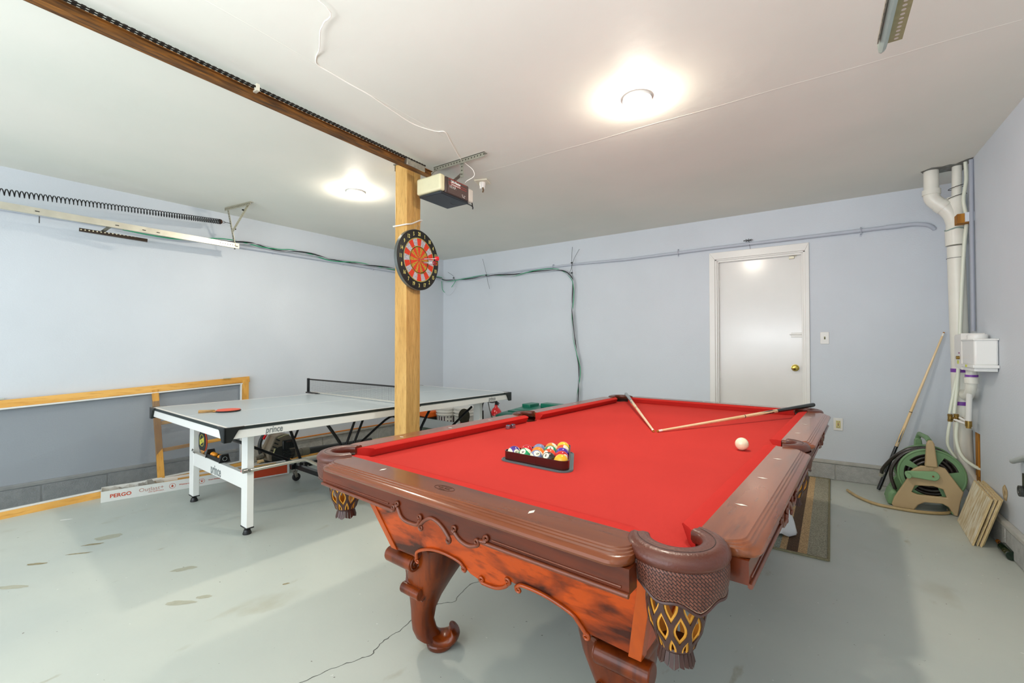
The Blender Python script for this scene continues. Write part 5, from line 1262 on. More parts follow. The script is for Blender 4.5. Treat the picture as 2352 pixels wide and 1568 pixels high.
# fire extinguisher
ex = thing('fire_extinguisher', 'small red fire extinguisher with black hose beyond the far end of the ping pong table', 'fire extinguisher', (1.425, -.52, 0), R_(-20))
b = MB(); b.lathe([(0, .08), (.070, .08), (.074, .09), (.074, .385), (.068, .415), (.045, .45), (.022, .47), (.019, .50)], n=32, cap0=False); b.build('cylinder', mat('gloss_red_enamel', 'd3161c', .2, coat=.5), ex, smooth=50)
b = MB(); b.lathe([(.0752, .25), (.0752, .365)], n=32, cap0=False, cap1=False); b.build('silver_label', mat('silver_label_print', 'c9cfc9', .3, .2, col2='8b9490', vscale=30), ex)
b = MB(); b.cyl((0, 0, .50), (0, 0, .545), .018, .014, n=16); b.bar((-.01, 0, .545), (.055, 0, .50), .018, .006); b.bar((-.01, 0, .555), (.07, 0, .52), .018, .005); b.build('valve', M_blackm, ex, bevel=.001)
b = MB(); b.tube([(.0+.026*cos(a), 0, .585+.026*sin(a)) for a in [2*pi*i/24 for i in range(24)]], .0025, 6, closed=True); b.lathe([(0, 0), (.016, 0), (.016, .012), (0, .013)], (0, -.018, .545), 16, Matrix.Rotation(R_(90), 4, 'X'), cap0=False); b.build('pin_ring', M_steel, ex)
b = MB(); b.tube(smooth_path([(-.005, -.005, .535), (-.04, -.05, .53), (-.085, -.09, .545), (-.12, -.12, .52), (-.135, -.13, .45), (-.135, -.13, .40)], 5), .0085, 8); b.tube(smooth_path([(-.07, -.08, .545), (-.01, -.10, .47), (.05, -.10, .36), (.09, -.08, .30)], 5), .006, 8); b.cyl((-.135, -.13, .42), (-.135, -.13, .30), .020, .022, n=14); b.build('hose', M_black, ex)
b = MB(); b.lathe([(0, 0), (.09, 0), (.095, .01), (.095, .06), (.07, .08), (0, .08)], n=24, cap0=False, cap1=False); b.build('base_stand', M_bk2, ex)
b = MB(); b.lathe([(0, 0), (.045, 0), (.045, .24), (.03, .27), (.018, .28), (.018, .30)], n=20, cap0=False); o = b.build('black_canister', M_bk2); o.location = (1.285, -.62, 0); tag(o, 'black canister with a pale cap left of the fire extinguisher', 'canister')
# green plastic cart lid / tub
gt = thing('green_tub', 'dark green plastic tub standing behind the left long side of the pool table', 'tub', (2.23, -.93, 0), R_(-4))
M_gr = mat('dark_green_tub', '14705a', .35, var=.06)
b = MB(); b.rings([[(-.19, -.24, .0), (.36, -.24, 0), (.36, .24, 0), (-.19, .24, 0)], [(-.23, -.29, .47), (.42, -.29, .47), (.42, .29, .47), (-.23, .29, .47)]]); b.build('tub_body', mat('black_green_body', '1d2b27', .5), gt, bevel=.02)
b = MB(); b.rings([[(-.27, -.33, .47), (.46, -.33, .47), (.46, .33, .47), (-.27, .33, .47)], [(-.27, -.33, .50), (.46, -.33, .50), (.46, .33, .50), (-.27, .33, .50)], [(-.23, -.28, .525), (.43, -.28, .525), (.43, .29, .56), (-.23, .29, .56)]]); b.build('tub_lid', M_gr, gt, bevel=.015, seg=3)
b = MB()
b.box(-.22, -.10, .10, .29, .54, .585); b.box(.00, .42, .16, .29, .55, .60)
for i in range(3): b.bar((-.20, -.18+.12*i, .533), (.40, -.18+.12*i, .538+.006*i), .03, .018)
b.build('moulded_rib', M_gr, gt, bevel=.01)
# ---------------------------------------------------------------- conduits and cables on the walls
M_cond = mat('conduit_painted', 'bcc2cd', .5, var=.05)
co = thing('wall_conduit', 'painted conduit pipe running along the back wall above the door', 'conduit', (0, 0, 0))
b = MB(); b.tube([(.40, -.016, 2.305), (.92, -.016, 2.315), (2.36, -.020, 2.317), (3.0, -.020, 2.302), (3.93, -.020, 2.315), (5.20, -.020, 2.318), (5.45, -.020, 2.320)], [.009, .009, .013, .016, .017, .0175, .0175], 12); b.build('pipe', M_cond, co)
b = MB(); b.cyl((5.40, -.020, 2.320), (5.50, -.020, 2.320), .021, n=14); b.tube(smooth_path([(5.50, -.020, 2.320), (5.60, -.020, 2.318), (5.68, -.018, 2.295), (5.72, 0.0, 2.26)], 5), .0175, 12); b.build('elbow', M_cond, co)
for x in (2.0, 3.60, 5.22):
    b = MB(); b.tube([(x, -.002, 2.285), (x, -.030, 2.29), (x, -.041, 2.318), (x, -.030, 2.343), (x, -.002, 2.345)], .004, 6, flat=2); b.box(x-.008, x+.008, -.003, 0, 2.265, 2.29); b.build('pipe_clip', M_cond, co)
b = MB()
for k in range(9): a = k*.7; b.tube([(4.30, -.03, 2.352), (4.30+.045*cos(a), -.03+.01*sin(3*a), 2.352+.016*sin(a))], .0025, 5)
b.tube([(4.31, -.03, 2.35), (4.315, -.035, 2.30), (4.318, -.02, 2.262)], .0015, 5); b.build('knotted_string', mat('dark_string', '3f4040', .7), co)
cl_ = thing('wall_conduit', 'painted conduit pipe along the left wall below the cable bundle', 'conduit', (0, 0, 0))
b = MB(); b.tube([(lw(y, .022), y, z) for y, z in ((-6.5, 2.300), (-3.0, 2.312), (-2.2, 2.318), (-.93, 2.322), (-.1, 2.322))], .017, 12); b.build('pipe', M_cond, cl_)
for y in (-1.30, -1.75, -2.6):
    b = MB(); b.box(lw(y, 0), lw(y, .014), y-.01, y+.01, 2.292, 2.305); b.build('pipe_clip', M_cond, cl_)
# cable bundles
M_cg = mat('green_cable', '12a06a', .4); M_cgy = mat('grey_cable', 'b4b7bf', .4); M_cbk = mat('black_cable', '17191a', .4)
def bundle(name, label, pts, seed):
    t = thing(name, label, 'cable', (0, 0, 0)); r = random.Random(seed); base = smooth_path(pts, 8)
    for k, (m, rad, nm) in enumerate(((M_cbk, .0065, 'black_cable'), (M_cg, .0045, 'green_cable'), (M_cgy, .0045, 'grey_cable'), (M_cgy, .004, 'grey_cable'))):
        ph = r.uniform(0, 6); pp_ = []
        for i, p in enumerate(base):
            tn = (base[min(i+1, len(base)-1)]-base[max(i-1, 0)]).normalized(); n1 = tn.cross(OUT).normalized(); n2 = tn.cross(n1)
            a = ph+k*1.6+i*.16; q = .010 if k else .004
            pp_.append(p+n1*q*cos(a)*1.5+OUT*(.004+q*.5*(1+sin(a))))
        b = MB(); b.tube(pp_, rad, 7); b.build(nm, m, t)
    return t
OUT = Vector((0, -1, 0))
bk_pts = [(.02, 2.33), (.104, 2.293), (.312, 2.287), (.578, 2.281), (.833, 2.296), (1.078, 2.29), (1.388, 2.265), (1.555, 2.272), (1.788, 2.281), (2.045, 2.27), (2.16, 2.244), (2.241, 2.193), (2.297, 2.108), (2.305, 1.978), (2.296, 1.806), (2.296, 1.662), (2.319, 1.403), (2.35, 1.203), (2.389, 1.004), (2.388, .848), (2.38, .705), (2.367, .548), (2.36, .20)]
cbk = bundle('cable_bundle', 'bundle of black, green and grey cables bending down the back wall', [(x, -.045 if x > .1 else -.06, z) for x, z in bk_pts], 3)
OUT = Vector((1, 0, 0))
lf = [(-3.9, 2.30), (-3.5, 2.285), (-3.2, 2.335), (-3.03, 2.349), (-2.902, 2.358), (-2.802, 2.360), (-2.69, 2.346), (-2.539, 2.339), (-2.391, 2.358), (-2.178, 2.358), (-1.961, 2.333), (-1.751, 2.335), (-1.585, 2.340), (-1.412, 2.340), (-1.167, 2.348), (-.932, 2.353), (-.4, 2.345), (-.08, 2.33)]
clf = bundle('cable_bundle', 'bundle of black and green cables lying above the conduit of the left wall', [(lw(y, .042), y, z) for y, z in lf], 5)
ties = ((((.18, -.09, 2.41), (.245, -.05, 2.36), (.285, -.06, 2.315), (.29, -.06, 2.27)), 'dark cable tie nearest the corner on the back wall bundle'),
        (((.833, -.05, 2.551), (.89, -.07, 2.40), (.915, -.06, 2.30), (.94, -.07, 2.21), (.963, -.05, 2.097)), 'dark cable tie with two long tails on the back wall bundle'),
        (((2.29, -.04, 2.542), (2.292, -.06, 2.34), (2.300, -.06, 2.20), (2.305, -.05, 2.10)), 'dark upright cable tie where the bundle turns down'),
        (((2.385, -.03, 2.504), (2.33, -.05, 2.40), (2.30, -.05, 2.33), (2.27, -.05, 2.24), (2.24, -.06, 2.18)), 'thin slanting cable tie at the bend of the bundle'))
for p, lb in ties:
    b = MB(); b.tube(smooth_path(p, 4), .0022, 5); b.cyl((p[len(p)//2][0]-.01, -.075, p[len(p)//2][2]), (p[len(p)//2][0]+.01, -.075, p[len(p)//2][2]), .009, n=8); o = b.build('cable_tie', mat('dark_tie', '2b3232', .5)); tag(o, lb, 'cable tie', 'cable ties on the back wall bundle')
b = MB(); b.tube(smooth_path([(.02, -.06, 2.29), (.03, -.05, 2.16), (.07, -.04, 2.11)], 5), .004, 6); b.tube(smooth_path([(.31, -.05, 2.28), (.27, -.05, 2.23), (.22, -.05, 2.18)], 4), .004, 6); o = b.build('loose_green_cable', M_cg); tag(o, 'loose green cable ends hanging in the back left corner', 'cable')
b = MB(); b.tube(smooth_path([(.07, -.04, 2.11), (.12, -.03, 2.065), (.20, -.03, 2.08), (.28, -.03, 2.16), (.33, -.04, 2.27)], 6), .0015, 5); o = b.build('loose_wire', M_cgy); tag(o, 'thin grey wire looping in the back left corner', 'wire')

# switch and outlet
sw = thing('light_switch', 'white light switch plate right of the white door', 'light switch', (4.941, 0, 1.334))
b = MB(); b.box(-.035, .035, -.006, 0, -.057, .057); b.build('cover_plate', M_white, sw, bevel=.003)
b = MB(); b.box(-.006, .006, -.0068, -.005, -.013, .013); b.build('slot', mat('olive_slot', '8f8a58', .5), sw); b = MB(); b.box(-.004, .004, -.016, -.006, -.009, .004); b.build('toggle', mat('dark_toggle', '4a4632', .4), sw, bevel=.001)
ol = thing('wall_outlet', 'white wall plate with a yellowed power outlet right of the door near the floor', 'outlet', (5.038, 0, .521))
b = MB(); b.box(-.036, .036, -.006, 0, -.058, .058); b.build('cover_plate', M_white, ol, bevel=.003)
b = MB(); b.box(-.018, .018, -.009, -.005, -.035, .035); b.build('receptacle', mat('yellowed_ivory', 'd8cc8e', .4), ol, bevel=.002)
b = MB()
for z in (.024, -.024): b.box(-.009, -.006, -.0096, -.0085, z-.005, z+.005); b.box(.006, .009, -.0096, -.0085, z-.005, z+.005); b.box(-.002, .002, -.0096, -.0085, z-.010, z-.006)
b.box(-.006, .006, -.0105, -.009, -.009, -.003); b.build('socket_hole', M_black, ol)
b = MB(); b.box(-.006, .006, -.0105, -.009, .002, .008); b.build('reset_button', mat('red_button', 'a8342a', .5), ol)

# ---------------------------------------------------------------- drain stack and water lines in the right back corner
PX, PY = 5.775, -.44
dp = thing('drain_stack', 'white PVC drain pipe stack in the right back corner', 'drain pipe', (0, 0, 0))
def piece(nm, pts, r, m=M_pvc, n=24, lab=None): b = MB(); b.tube(pts, r, n); return b.build(nm, m, dp, label=lab)
LOW = [(PX-.008, PY, 2.02), (PX, PY, 1.45), (PX+.008, PY, 1.06)]
piece('main_pipe', LOW, .052); piece('coupling', [(PX-.010, PY, 2.145), (PX-.008, PY, 2.03)], .060)
piece('wye_body', [(PX-.006, PY, 2.40), (PX-.010, PY, 2.14)], .055); 
b = MB(); b.tube(smooth_path([(PX-.012, PY, 2.20), (PX-.030, PY, 2.27), (PX-.065, PY, 2.325), (PX-.085, PY, 2.345)], 5), .052, 24); b.build('wye_branch', M_pvc, dp)
piece('elbow_socket', [(PX-.070, PY, 2.332), (PX-.098, PY, 2.362)], .056)
b = MB(); b.tube(smooth_path([(PX-.085, PY, 2.35), (PX-.120, PY, 2.385), (PX-.140, PY, 2.42), (PX-.143, PY, 2.46)], 5), .050, 24); b.build('elbow', M_pvc, dp)
piece('elbow_collar', [(PX-.143, PY, 2.445), (PX-.143, PY, 2.485)], .056); piece('vent_pipe', [(PX-.143, PY, 2.48), (PX-.143, PY, ZC+.02)], .046)
piece('side_pipe', [(PX-.005, PY-.02, 2.36), (PX+.000, PY-.02, ZC+.02)], .029); piece('side_collar', [(PX-.006, PY-.02, 2.29), (PX-.005, PY-.02, 2.37)], .035)
piece('tee_section', [(PX+.008, PY, 1.06), (PX+.012, PY, .80)], .056); piece('lower_pipe', [(PX+.012, PY, .80), (PX+.014, PY, .66)], .052)
b = MB(); b.tube(smooth_path([(PX+.014, PY, .66), (PX+.018, PY, .45), (PX+.030, PY-.01, .30), (PX+.07, PY-.03, .20), (PX+.13, PY-.05, .14)], 6), .054, 24); b.build('bottom_sweep', M_pvc, dp)
M_pur = mat('purple_primer', '7a3aa0', .4)
for z in (1.065, .815): piece('primer_band', [(PX+.008, PY, z+.016), (PX+.008, PY, z-.012)], .0572, M_pur, lab='purple primer band')
b = MB(); b.tube([(PX-.009+.0535*cos(a), PY+.0535*sin(a), 1.93) for a in [2*pi*i/28 for i in range(28)]], .0015, 5, closed=True)
for z in (2.40, 2.47): b.tube([(PX-.002+.050*cos(a), PY-.03+.045*sin(a), z+.012*cos(a)) for a in [2*pi*i/20 for i in range(20)]], .0025, 5, closed=True)
b.build('cable_strap', M_cbk, dp)
b = MB(); b.tube([(PX-.01+.058*cos(a), PY+.058*sin(a), 2.150+.006*sin(3*a)) for a in [2*pi*i/28 for i in range(28)]], .005, 6, closed=True); b.build('wire_tie', mat('grey_green_wire', '8fa39b', .5), dp)
# side branch to the pump
b = MB(); b.tube(smooth_path([(PX+.01, PY-.04, .90), (PX+.005, PY-.13, .885), (PX, PY-.24, .895), (PX-.002, PY-.31, .95), (PX-.002, PY-.33, 1.03), (PX-.002, PY-.33, 1.12)], 6), .030, 18); b.build('branch_trap', M_pvc, dp)
piece('trap_collar', [(PX-.002, PY-.33, .99), (PX-.002, PY-.33, 1.03)], .037); piece('primer_band', [(PX-.002, PY-.33, 1.035), (PX-.002, PY-.33, 1.05)], .0345, M_pur)
# valve box on the right wall
vb = thing('valve_box', 'white plastic pump box mounted on the right wall beside the drain stack', 'pump box', (0, 0, 0))
b = MB(); b.box(5.712, 5.720, -.80, -.56, 1.09, 1.345); b.build('bracket_plate', M_white, vb, bevel=.004) if False else None
b = MB(); b.prism([(-.80, 1.085), (-.64, 1.10), (-.62, 1.115), (-.62, 1.325), (-.65, 1.335), (-.80, 1.34)], lambda u, v: (5.716, u, v), lambda u, v: (5.724, u, v)); b.build('bracket_plate', M_white, vb, bevel=.002)
b = MB(); b.box(5.716, RX, -.806, -.798, 1.085, 1.342); b.build('bracket_plate', M_white, vb, bevel=.002)
b = MB(); b.box(5.72, RX-.002, -1.09, -.81, 1.125, 1.300); b.build('box_body', mat('white_abs', 'e9e9e6', .3), vb, bevel=.012, seg=3)
b = MB(); b.box(5.712, RX-.001, -1.10, -.806, 1.108, 1.128); b.box(5.714, RX-.001, -1.098, -.806, 1.288, 1.298); b.box(5.722, RX-.004, -1.08, -.815, 1.085, 1.11); b.build('box_flange', MATS['white_abs'], vb, bevel=.003)
b = MB(); b.lathe([(.05, 1.298), (.052, 1.325), (.046, 1.332), (0, 1.332)], (5.775, -.91, 0), 28, cap0=False, cap1=False); b.build('cap', MATS['white_abs'], vb)
b = MB(); b.box(5.7105, 5.712, -.965, -.925, 1.1095, 1.126); b.box(5.7145, 5.716, -.74, -.70, 1.125, 1.150); b.build('yellow_sticker', mat('yellow_green_sticker', 'd3d84a', .5), vb)
b = MB(); b.box(5.7145, 5.716, -.765, -.735, 1.198, 1.208); b.build('red_blue_sticker', mat('red_sticker', 'b23a44', .5, col2='4a58a8', vscale=60), vb)
b = MB(); b.cyl((5.716, -.755, 1.170), (5.698, -.755, 1.170), .012, n=12); b.build('brass_screw', M_brass, vb)
# water lines
M_pex = mat('translucent_hose', 'dfe3d2', .3, spec=.6); M_br = M_white
wl_ = thing('water_lines', 'pale plastic water tubes with brass fittings running down the drain stack', 'water pipe', (0, 0, 0))
def tb(pts, r, m=M_pex, nm='tube', k=5): b = MB(); b.tube(smooth_path(pts, k), r, 12); return b.build(nm, m, wl_)
tb([(RX-.03, PY-.10, ZC), (PX+.035, PY-.09, 2.50), (PX+.02, PY-.085, 2.35), (PX+.035, PY-.085, 2.20), (PX+.02, PY-.085, 2.00), (PX+.00, PY-.085, 1.60), (PX-.02, PY-.085, 1.10), (PX-.05, PY-.10, .745)], .0115)
tb([(PX-.03, PY-.08, 1.02), (PX-.05, PY-.09, .90), (PX-.075, PY-.10, .745)], .0095)
tb([(PX-.078, PY-.13, .69), (PX-.090, PY-.13, .60), (PX-.088, PY-.11, .50), (PX-.045, PY-.10, .41)], .0095)
tb([(PX-.040, PY-.13, .69), (PX-.046, PY-.13, .56), (PX-.02, PY-.14, .44), (PX+.05, PY-.15, .37), (PX+.13, PY-.15, .34)], .0120)
for x, z in ((PX-.078, .715), (PX-.045, .718)):
    b = MB(); b.cyl((x, PY-.13, z-.028), (x, PY-.13, z+.028), .0135, n=14); b.cyl((x, PY-.13, z+.012), (x, PY-.13, z+.026), .0165, n=6); b.cyl((x, PY-.13, z-.026), (x, PY-.13, z-.012), .0165, n=6); b.cyl((x, PY-.13, z), (x+.028, PY-.16, z), .010, n=12); b.build('brass_tee', M_brass, wl_)
tb([(PX-.060, PY-.155, .708), (PX-.02, PY-.19, .690), (PX+.01, PY-.24, .685)], .0085, M_br, 'white_tube'); tb([(PX-.030, PY-.150, .722), (PX-.005, PY-.20, .705), (PX+.01, PY-.24, .700)], .0085, M_br, 'white_tube')
b = MB(); b.cyl((PX-.005, PY-.255, .675), (PX-.005, PY-.255, .715), .019, .019, n=16); b.cyl((PX-.005, PY-.255, .662), (PX-.005, PY-.255, .678), .015, n=8); b.build('brass_tee', M_brass, wl_)
b = MB(); b.cyl((PX-.005, PY-.255, .712), (PX-.010, PY-.34, 1.085), .0165, n=16); b.build('white_riser', M_white, wl_)
b = MB(); b.cyl((PX-.010, PY-.34, 1.083), (PX-.010, PY-.34, 1.112), .018, n=8); b.build('brass_nut', M_brass, wl_)
b = MB(); b.tube([(RX-.012, PY-.16, ZC-.01), (RX-.016, PY-.17, 2.2), (RX-.018, PY-.18, 1.36)], .013, 10); b.build('painted_pipe', mat('plain_grey_pipe', '9ea3ae', .5), wl_)  # pipe in one even grey
wb_ = thing('wood_block', 'small wooden block with a pale face fixed behind the drain pipe', 'wood block', (0, 0, 0))
b = MB(); b.box(RX-.09, RX-.001, -.60, -.52, 2.165, 2.235); b.build('block_body', M_stud, wb_, bevel=.002); b = MB(); b.box(RX-.05, RX-.001, -.612, -.601, 2.170, 2.238); b.build('painted_face', M_wall, wb_)
# ragged hole in the ceiling around the pipes
b = MB(); o = [(5.565, -.47), (5.60, -.385), (5.70, -.36), (5.745, -.37), (5.832, -.33), (5.832, -.62), (5.80, -.60), (5.755, -.53), (5.72, -.54), (5.68, -.52), (5.62, -.535)]
b.prism(o, lambda u, v: (u, v, ZC-.0015), lambda u, v: (u, v, ZC)); b.build('torn_opening', mat('torn_ceiling_dark', '6a6a62', .9, col2='8b8f8b', vscale=30), ceil, smooth=0)

# ---------------------------------------------------------------- leaning cue by the wall
cue('pool_cue', 'third pool cue leaning against the back wall beside the hose reel', (5.765, -.030, 1.372), (5.307, -.205, .012), ('black_lacquer', '141414'), group=None, r0=.0065, r1=.0155, joint=.50)
# ---------------------------------------------------------------- hose reel
HR = (5.56, -.58, 0)
hr = thing('hose_reel', 'green and tan garden hose reel with a crank in the right back corner', 'hose reel', HR, 0)
M_hg = mat('reel_green', '6f9468', .45, var=.08, vscale=6); M_ht = mat('reel_tan', 'b79f78', .5, var=.06, vscale=7); M_hose = mat('dark_brown_hose', '37302a', .3, var=.5, vscale=40, coat=.2)
def h_(x): return x-HR[0]
CXh, CZh = h_(5.585), .272
def sidef(yy, yy2, m, outer, windows, nm, par=hr, bevel=.004):
    """plate with holes: built from outline minus windows with bmesh fill"""
    bm = bmesh.new(); loops = [outer]+windows
    for lp_ in loops:
        vv = [bm.verts.new((x, yy, z)) for x, z in lp_]
        for i in range(len(vv)): bm.edges.new((vv[i], vv[(i+1) % len(vv)]))
    bmesh.ops.triangle_fill(bm, use_beauty=True, use_dissolve=False, edges=bm.edges[:])
    r = bmesh.ops.extrude_face_region(bm, geom=bm.faces[:]); bmesh.ops.translate(bm, vec=(0, yy2-yy, 0), verts=[v for v in r['geom'] if isinstance(v, bmesh.types.BMVert)])
    bmesh.ops.recalc_face_normals(bm, faces=bm.faces)
    mb = MB(); bm.verts.index_update(); mb.v = [tuple(v.co) for v in bm.verts]; mb.f = [tuple(v.index for v in f_.verts) for f_ in bm.faces]; bm.free()
    return mb.build(nm, m, par, smooth=30, bevel=bevel)
def circ(r, n=40): return [(CXh+r*cos(2*pi*i/n), CZh+r*sin(2*pi*i/n)) for i in range(n)]
def win(a0, a1, r0=.072, r1=.145): return [(CXh+r1*cos(R_(a)), CZh+r1*sin(R_(a))) for a in [a0+(a1-a0)*i/7 for i in range(8)]]+[(CXh+r0*cos(R_(a)), CZh+r0*sin(R_(a))) for a in [a1-(a1-a0)*i/5 for i in range(6)]]
for y0, y1 in ((-.012, -.004), (.178, .186)):
    sidef(y0, y1, M_hg, circ(.190), [win(16, 62, .066, .158), win(92, 142, .066, .158), win(160, 208, .066, .158), win(232, 292, .066, .158)], 'reel_disc')
b = MB(); b.tube([(CXh+.190*cos(a), -.008, CZh+.190*sin(a)) for a in [2*pi*i/48 for i in range(48)]], .009, 8, closed=True); b.tube([(CXh+.190*cos(a), .182, CZh+.190*sin(a)) for a in [2*pi*i/48 for i in range(48)]], .009, 8, closed=True); b.build('disc_rim', M_hg, hr)
b = MB(); b.cyl((CXh, -.01, CZh), (CXh, .18, CZh), .06, n=24); b.build('drum', M_hg, hr)
b = MB(); 
pts = []; turns = 9
for lay, r_ in enumerate((.098, .126, .154, .178)):
    n = 7*28
    for i in range(n+1):
        k = i/n; y = .008+.155*(k if lay % 2 == 0 else 1-k); a = 2*pi*7*k; pts.append((CXh+(r_+.002*sin(a*1.7))*cos(a), y, CZh+(r_+.002*sin(a*2.3))*sin(a)))
b.tube(pts, .0125, 7); b.build('coiled_hose', M_hose, hr, smooth=60)
FO = [(5.350, .021), (5.365, .076), (5.440, .228), (5.456, .286), (5.482, .317), (5.522, .343), (5.631, .350), (5.655, .343), (5.687, .289), (5.752, .184), (5.735, .110), (5.720, .004), (5.700, .004), (5.671, .060), (5.638, .078), (5.540, .071), (5.504, .045), (5.482, .004), (5.356, .004)]
FW = [(5.465, .135), (5.486, .189), (5.590, .200), (5.643, .186), (5.662, .128), (5.50, .122)]
sidef(-.060, -.030, M_ht, [(h_(x), z) for x, z in FO], [[(h_(x), z) for x, z in FW[::-1]]], 'side_frame', bevel=.006)
sidef(.200, .230, M_hg, [(h_(x)-.02, z) for x, z in FO], [[(h_(x)-.02, z) for x, z in FW[::-1]]], 'side_frame', bevel=.006)
for x in (5.385, 5.705): b = MB(); b.box(h_(x)-.018, h_(x)+.018, -.05, .215, .005, .050); b.build('base_bar', M_hg, hr, bevel=.01)
b = MB(); b.prism([(h_(5.542), .345), (h_(5.553), .515), (h_(5.562), .538), (h_(5.573), .545), (h_(5.586), .540), (h_(5.596), .520), (h_(5.614), .345)], lambda u, v: (u, -.075, v), lambda u, v: (u, -.035, v)); b.build('upright_arm', M_ht, hr, bevel=.008)
b = MB(); b.prism([(h_(5.542), .345), (h_(5.553), .500), (h_(5.573), .52), (h_(5.596), .505), (h_(5.614), .345)], lambda u, v: (u-.03, .205, v), lambda u, v: (u-.03, .235, v)); b.build('upright_arm', M_hg, hr, bevel=.008)
b = MB(); b.tube([(h_(5.572), -.04, .535), (h_(5.565), .02, .552), (h_(5.552), .20, .548), (h_(5.545), .225, .51)], .017, 14); b.build('carry_handle', M_hg, hr)
b = MB(); b.prism([(5.615-5.56+.04*0+.0, .272)]+[] or [(0, 0)], lambda u, v: (u, 0, v), lambda u, v: (u, 0, v)) if False else None
b = MB(); o = [(h_(5.425), .262), (h_(5.425), .292), (h_(5.445), .300)]+[(h_(5.585)+.036*cos(R_(a)), .282+.036*sin(R_(a))) for a in range(80, -100, -20)]+[(h_(5.45), .256)]
b.prism(o, lambda u, v: (u, -.092, v), lambda u, v: (u, -.070, v)); b.build('crank', mat('crank_green', '7fa579', .4), hr, bevel=.006)
b = MB(); b.cyl((h_(5.437), -.088, .280), (h_(5.437), -.165, .276), .015, .017, n=16); b.build('crank_knob', MATS['crank_green'], hr, bevel=.003)
b = MB(); b.cyl((h_(5.583), -.093, .281), (h_(5.583), -.096, .281), .006, n=10); b.build('rust_screw', mat('rusty_screw', '7a3a18', .6), hr)
b = MB(); b.box(h_(5.565), h_(5.590), -.064, -.058, .322, .345); b.build('latch', M_ht, hr, bevel=.002)
b = MB(); b.prism([(h_(5.325), .003), (h_(5.335), .090), (h_(5.36), .130), (h_(5.40), .10), (h_(5.40), .003)], lambda u, v: (u, -.02, v), lambda u, v: (u, .16, v)); b.build('water_basin', M_hg, hr, bevel=.02, seg=3)
# hose end hanging at the left and nozzle
b = MB(); b.tube(smooth_path([(CXh+.0, .07, CZh+.190), (h_(5.48), .07, .445), (h_(5.40), .08, .385), (h_(5.35), .12, .31), (h_(5.318), .18, .235), (h_(5.316), .22, .185)], 6), .0135, 10); b.tube(smooth_path([(h_(5.56), .03, .468), (h_(5.44), .03, .41), (h_(5.37), .03, .31), (h_(5.355), .03, .22), (h_(5.38), .03, .12)], 6), .0125, 10); b.build('loose_hose_turn', M_hose, hr, smooth=60)
b = MB(); b.cyl((h_(5.319), .21, .200), (h_(5.311), .24, .168), .017, n=14); b.build('hose_coupling', mat('worn_silver', 'c9c4b8', .35, .7), hr)
hp = [(5.085, -.377), (5.147, -.542), (5.249, -.673), (5.379, -.708), (5.506, -.705), (5.62, -.66), (5.68, -.60), (5.69, -.52)]
b = MB(); b.tube(smooth_path([(x, y, .0125) for x, y in hp], 6), .0115, 10); o = b.build('garden_hose', mat('tan_hose', 'b39b6e', .4, var=.15, vscale=20), smooth=60); tag(o, 'tan garden hose end curving on the floor in front of the hose reel', 'hose')

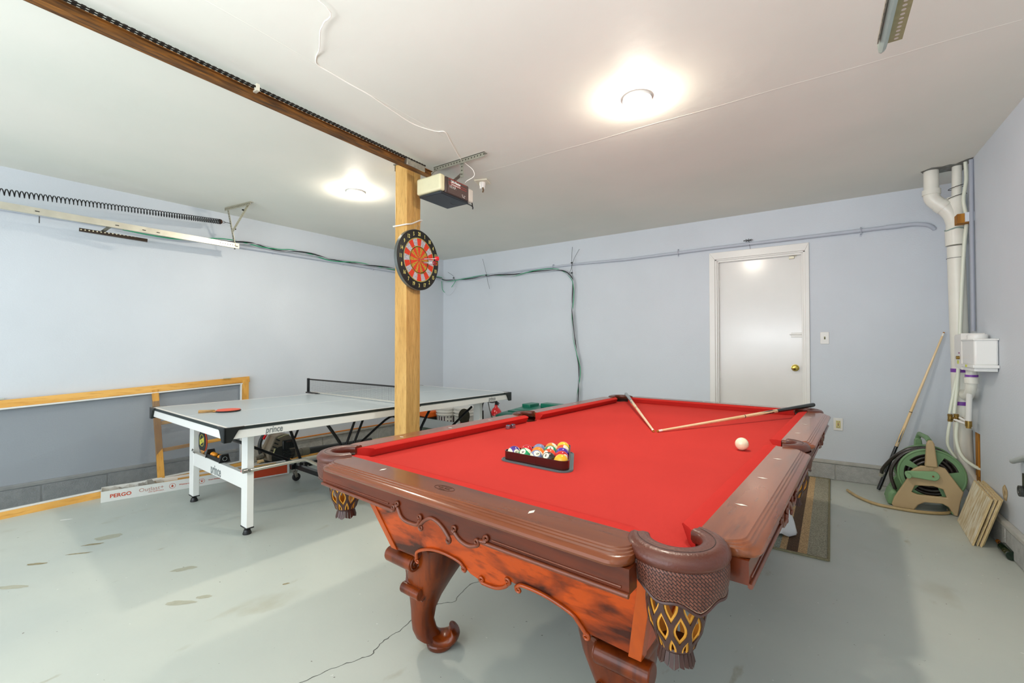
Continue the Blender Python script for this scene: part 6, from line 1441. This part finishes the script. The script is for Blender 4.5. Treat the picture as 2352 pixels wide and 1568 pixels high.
# ---------------------------------------------------------------- stack of wooden tiles leaning on the right wall
M_tile = mat('limed_oak_face', 'c9b283', .5, col2='f0ead6', vscale=38, stretch=(1, 1, .16), bump=.15, bscale=60); M_tedge = mat('tile_edge', 'd6bd8a', .6, var=.2, vscale=30)
BP = Vector((5.715, -.66, .001)); BQ = Vector((5.692, -1.252, .001))       # bottom edge of the front tile
TP = Vector((5.765, -.83, .335)); 
e1 = (BQ-BP)
lean = Vector((.50*.34, 0, .34))
G = 'plywood squares leaning on the right wall'
lab = ['front most of the leaning plywood squares, with a pale limed face', 'second from the front of the leaning plywood squares', 'third from the front of the leaning plywood squares', 'rear one of the leaning plywood squares, against the wall']
for i in range(4):
    off = Vector((.006+.0150*i+(.006 if i else 0), .010*i if i != 2 else .0, 0)); x0 = 5.655
    t = thing('plywood_square', lab[i], 'wood square', (0, 0, 0), 0, G)
    a = Vector((5.690, -.74, .001))+off; b_ = Vector((5.660, -1.245, .001))+off; d = (b_-a).normalized(); u = Vector((.085/.30, -.0, 1)).normalized(); u = (u-d*u.dot(d)).normalized(); n_ = d.cross(u).normalized()
    if n_.x > 0: n_ = -n_
    Wd = (b_-a).length; Ht = .318; th = .0085
    u2 = (u+d*.12*0).normalized()
    # leaning also sideways as in a skewed stack
    q = [a, b_, b_+u2*Ht, a+u2*Ht]
    mb = MB(); mb.add([p for p in q]+[p-n_*th for p in q], [(0, 1, 2, 3), (7, 6, 5, 4), (0, 4, 5, 1), (1, 5, 6, 2), (2, 6, 7, 3), (3, 7, 4, 0)]); mb.build('core', M_tedge, t, bevel=.001)
    g_ = .0
    mb = MB(); ins = [p+n_*.0015+((q[(k+2) % 4]-p)*.012) for k, p in enumerate(q)]; mb.add([*ins, *[p-n_*.0014 for p in ins]], [(0, 1, 2, 3), (7, 6, 5, 4), (0, 4, 5, 1), (1, 5, 6, 2), (2, 6, 7, 3), (3, 7, 4, 0)]); mb.build('face', M_tile, t)
# dark bottle lying behind
bt = thing('dark_bottle', 'dark green glass bottle lying in the shadow behind the leaning plywood squares', 'bottle', (5.800, -1.40, 0), 0)
b = MB(); Mb = Matrix.Rotation(R_(-90), 4, 'X'); b.lathe([(0, 0), (.026, 0), (.028, .01), (.028, .14), (.012, .18), (.010, .22), (0, .22)], (0, 0, .029), 20, Mb, cap0=False, cap1=False); b.build('glass', mat('dark_green_glass', '0c2416', .1, spec=.8), bt, smooth=50)
b = MB(); b.lathe([(0, 0), (.012, 0), (.012, .03), (0, .03)], (0, .215, .029), 14, Mb, cap0=False, cap1=False); b.build('cap', mat('orange_brown_cap', 'a8641c', .5), bt)
# hook and wheeled bracket on the right wall
hk = thing('wall_hook', 'grey coated hook on the right wall at the picture edge', 'hook', (0, 0, 0))
b = MB(); b.tube(smooth_path([(RX, -1.66, .655), (RX-.03, -1.64, .652), (RX-.035, -1.58, .632), (RX-.045, -1.50, .600), (RX-.040, -1.455, .590), (RX-.012, -1.450, .600), (RX-.003, -1.47, .612)], 6), .014, 12); b.build('hook_arm', mat('grey_vinyl', 'aab0ae', .35), hk)
b = MB(); b.box(RX-.006, RX, -1.69, -1.62, .62, .70); b.build('hook_plate', mat('grey_vinyl', 'aab0ae', .35), hk, bevel=.002)
wbk = thing('pulley_bracket', 'dark metal bracket with a small wheel on the right wall below the hook', 'bracket', (0, 0, 0))
b = MB(); b.box(RX-.035, RX, -1.66, -1.565, .440, .550); b.build('bracket_body', M_blackm, wbk, bevel=.002)
b = MB(); b.lathe([(.0, -.008), (.008, -.010), (.012, -.006), (.020, -.006), (.022, -.010), (.030, -.010), (.030, .010), (.022, .010), (0, .010)], (RX-.036, -1.560, .447), 24, Matrix.Rotation(R_(90), 4, 'Y')@Matrix.Diagonal((1, 1, 1, 1)), cap0=False, cap1=False); b.build('wheel', mat('dark_wheel', '3a3d3b', .4), wbk)
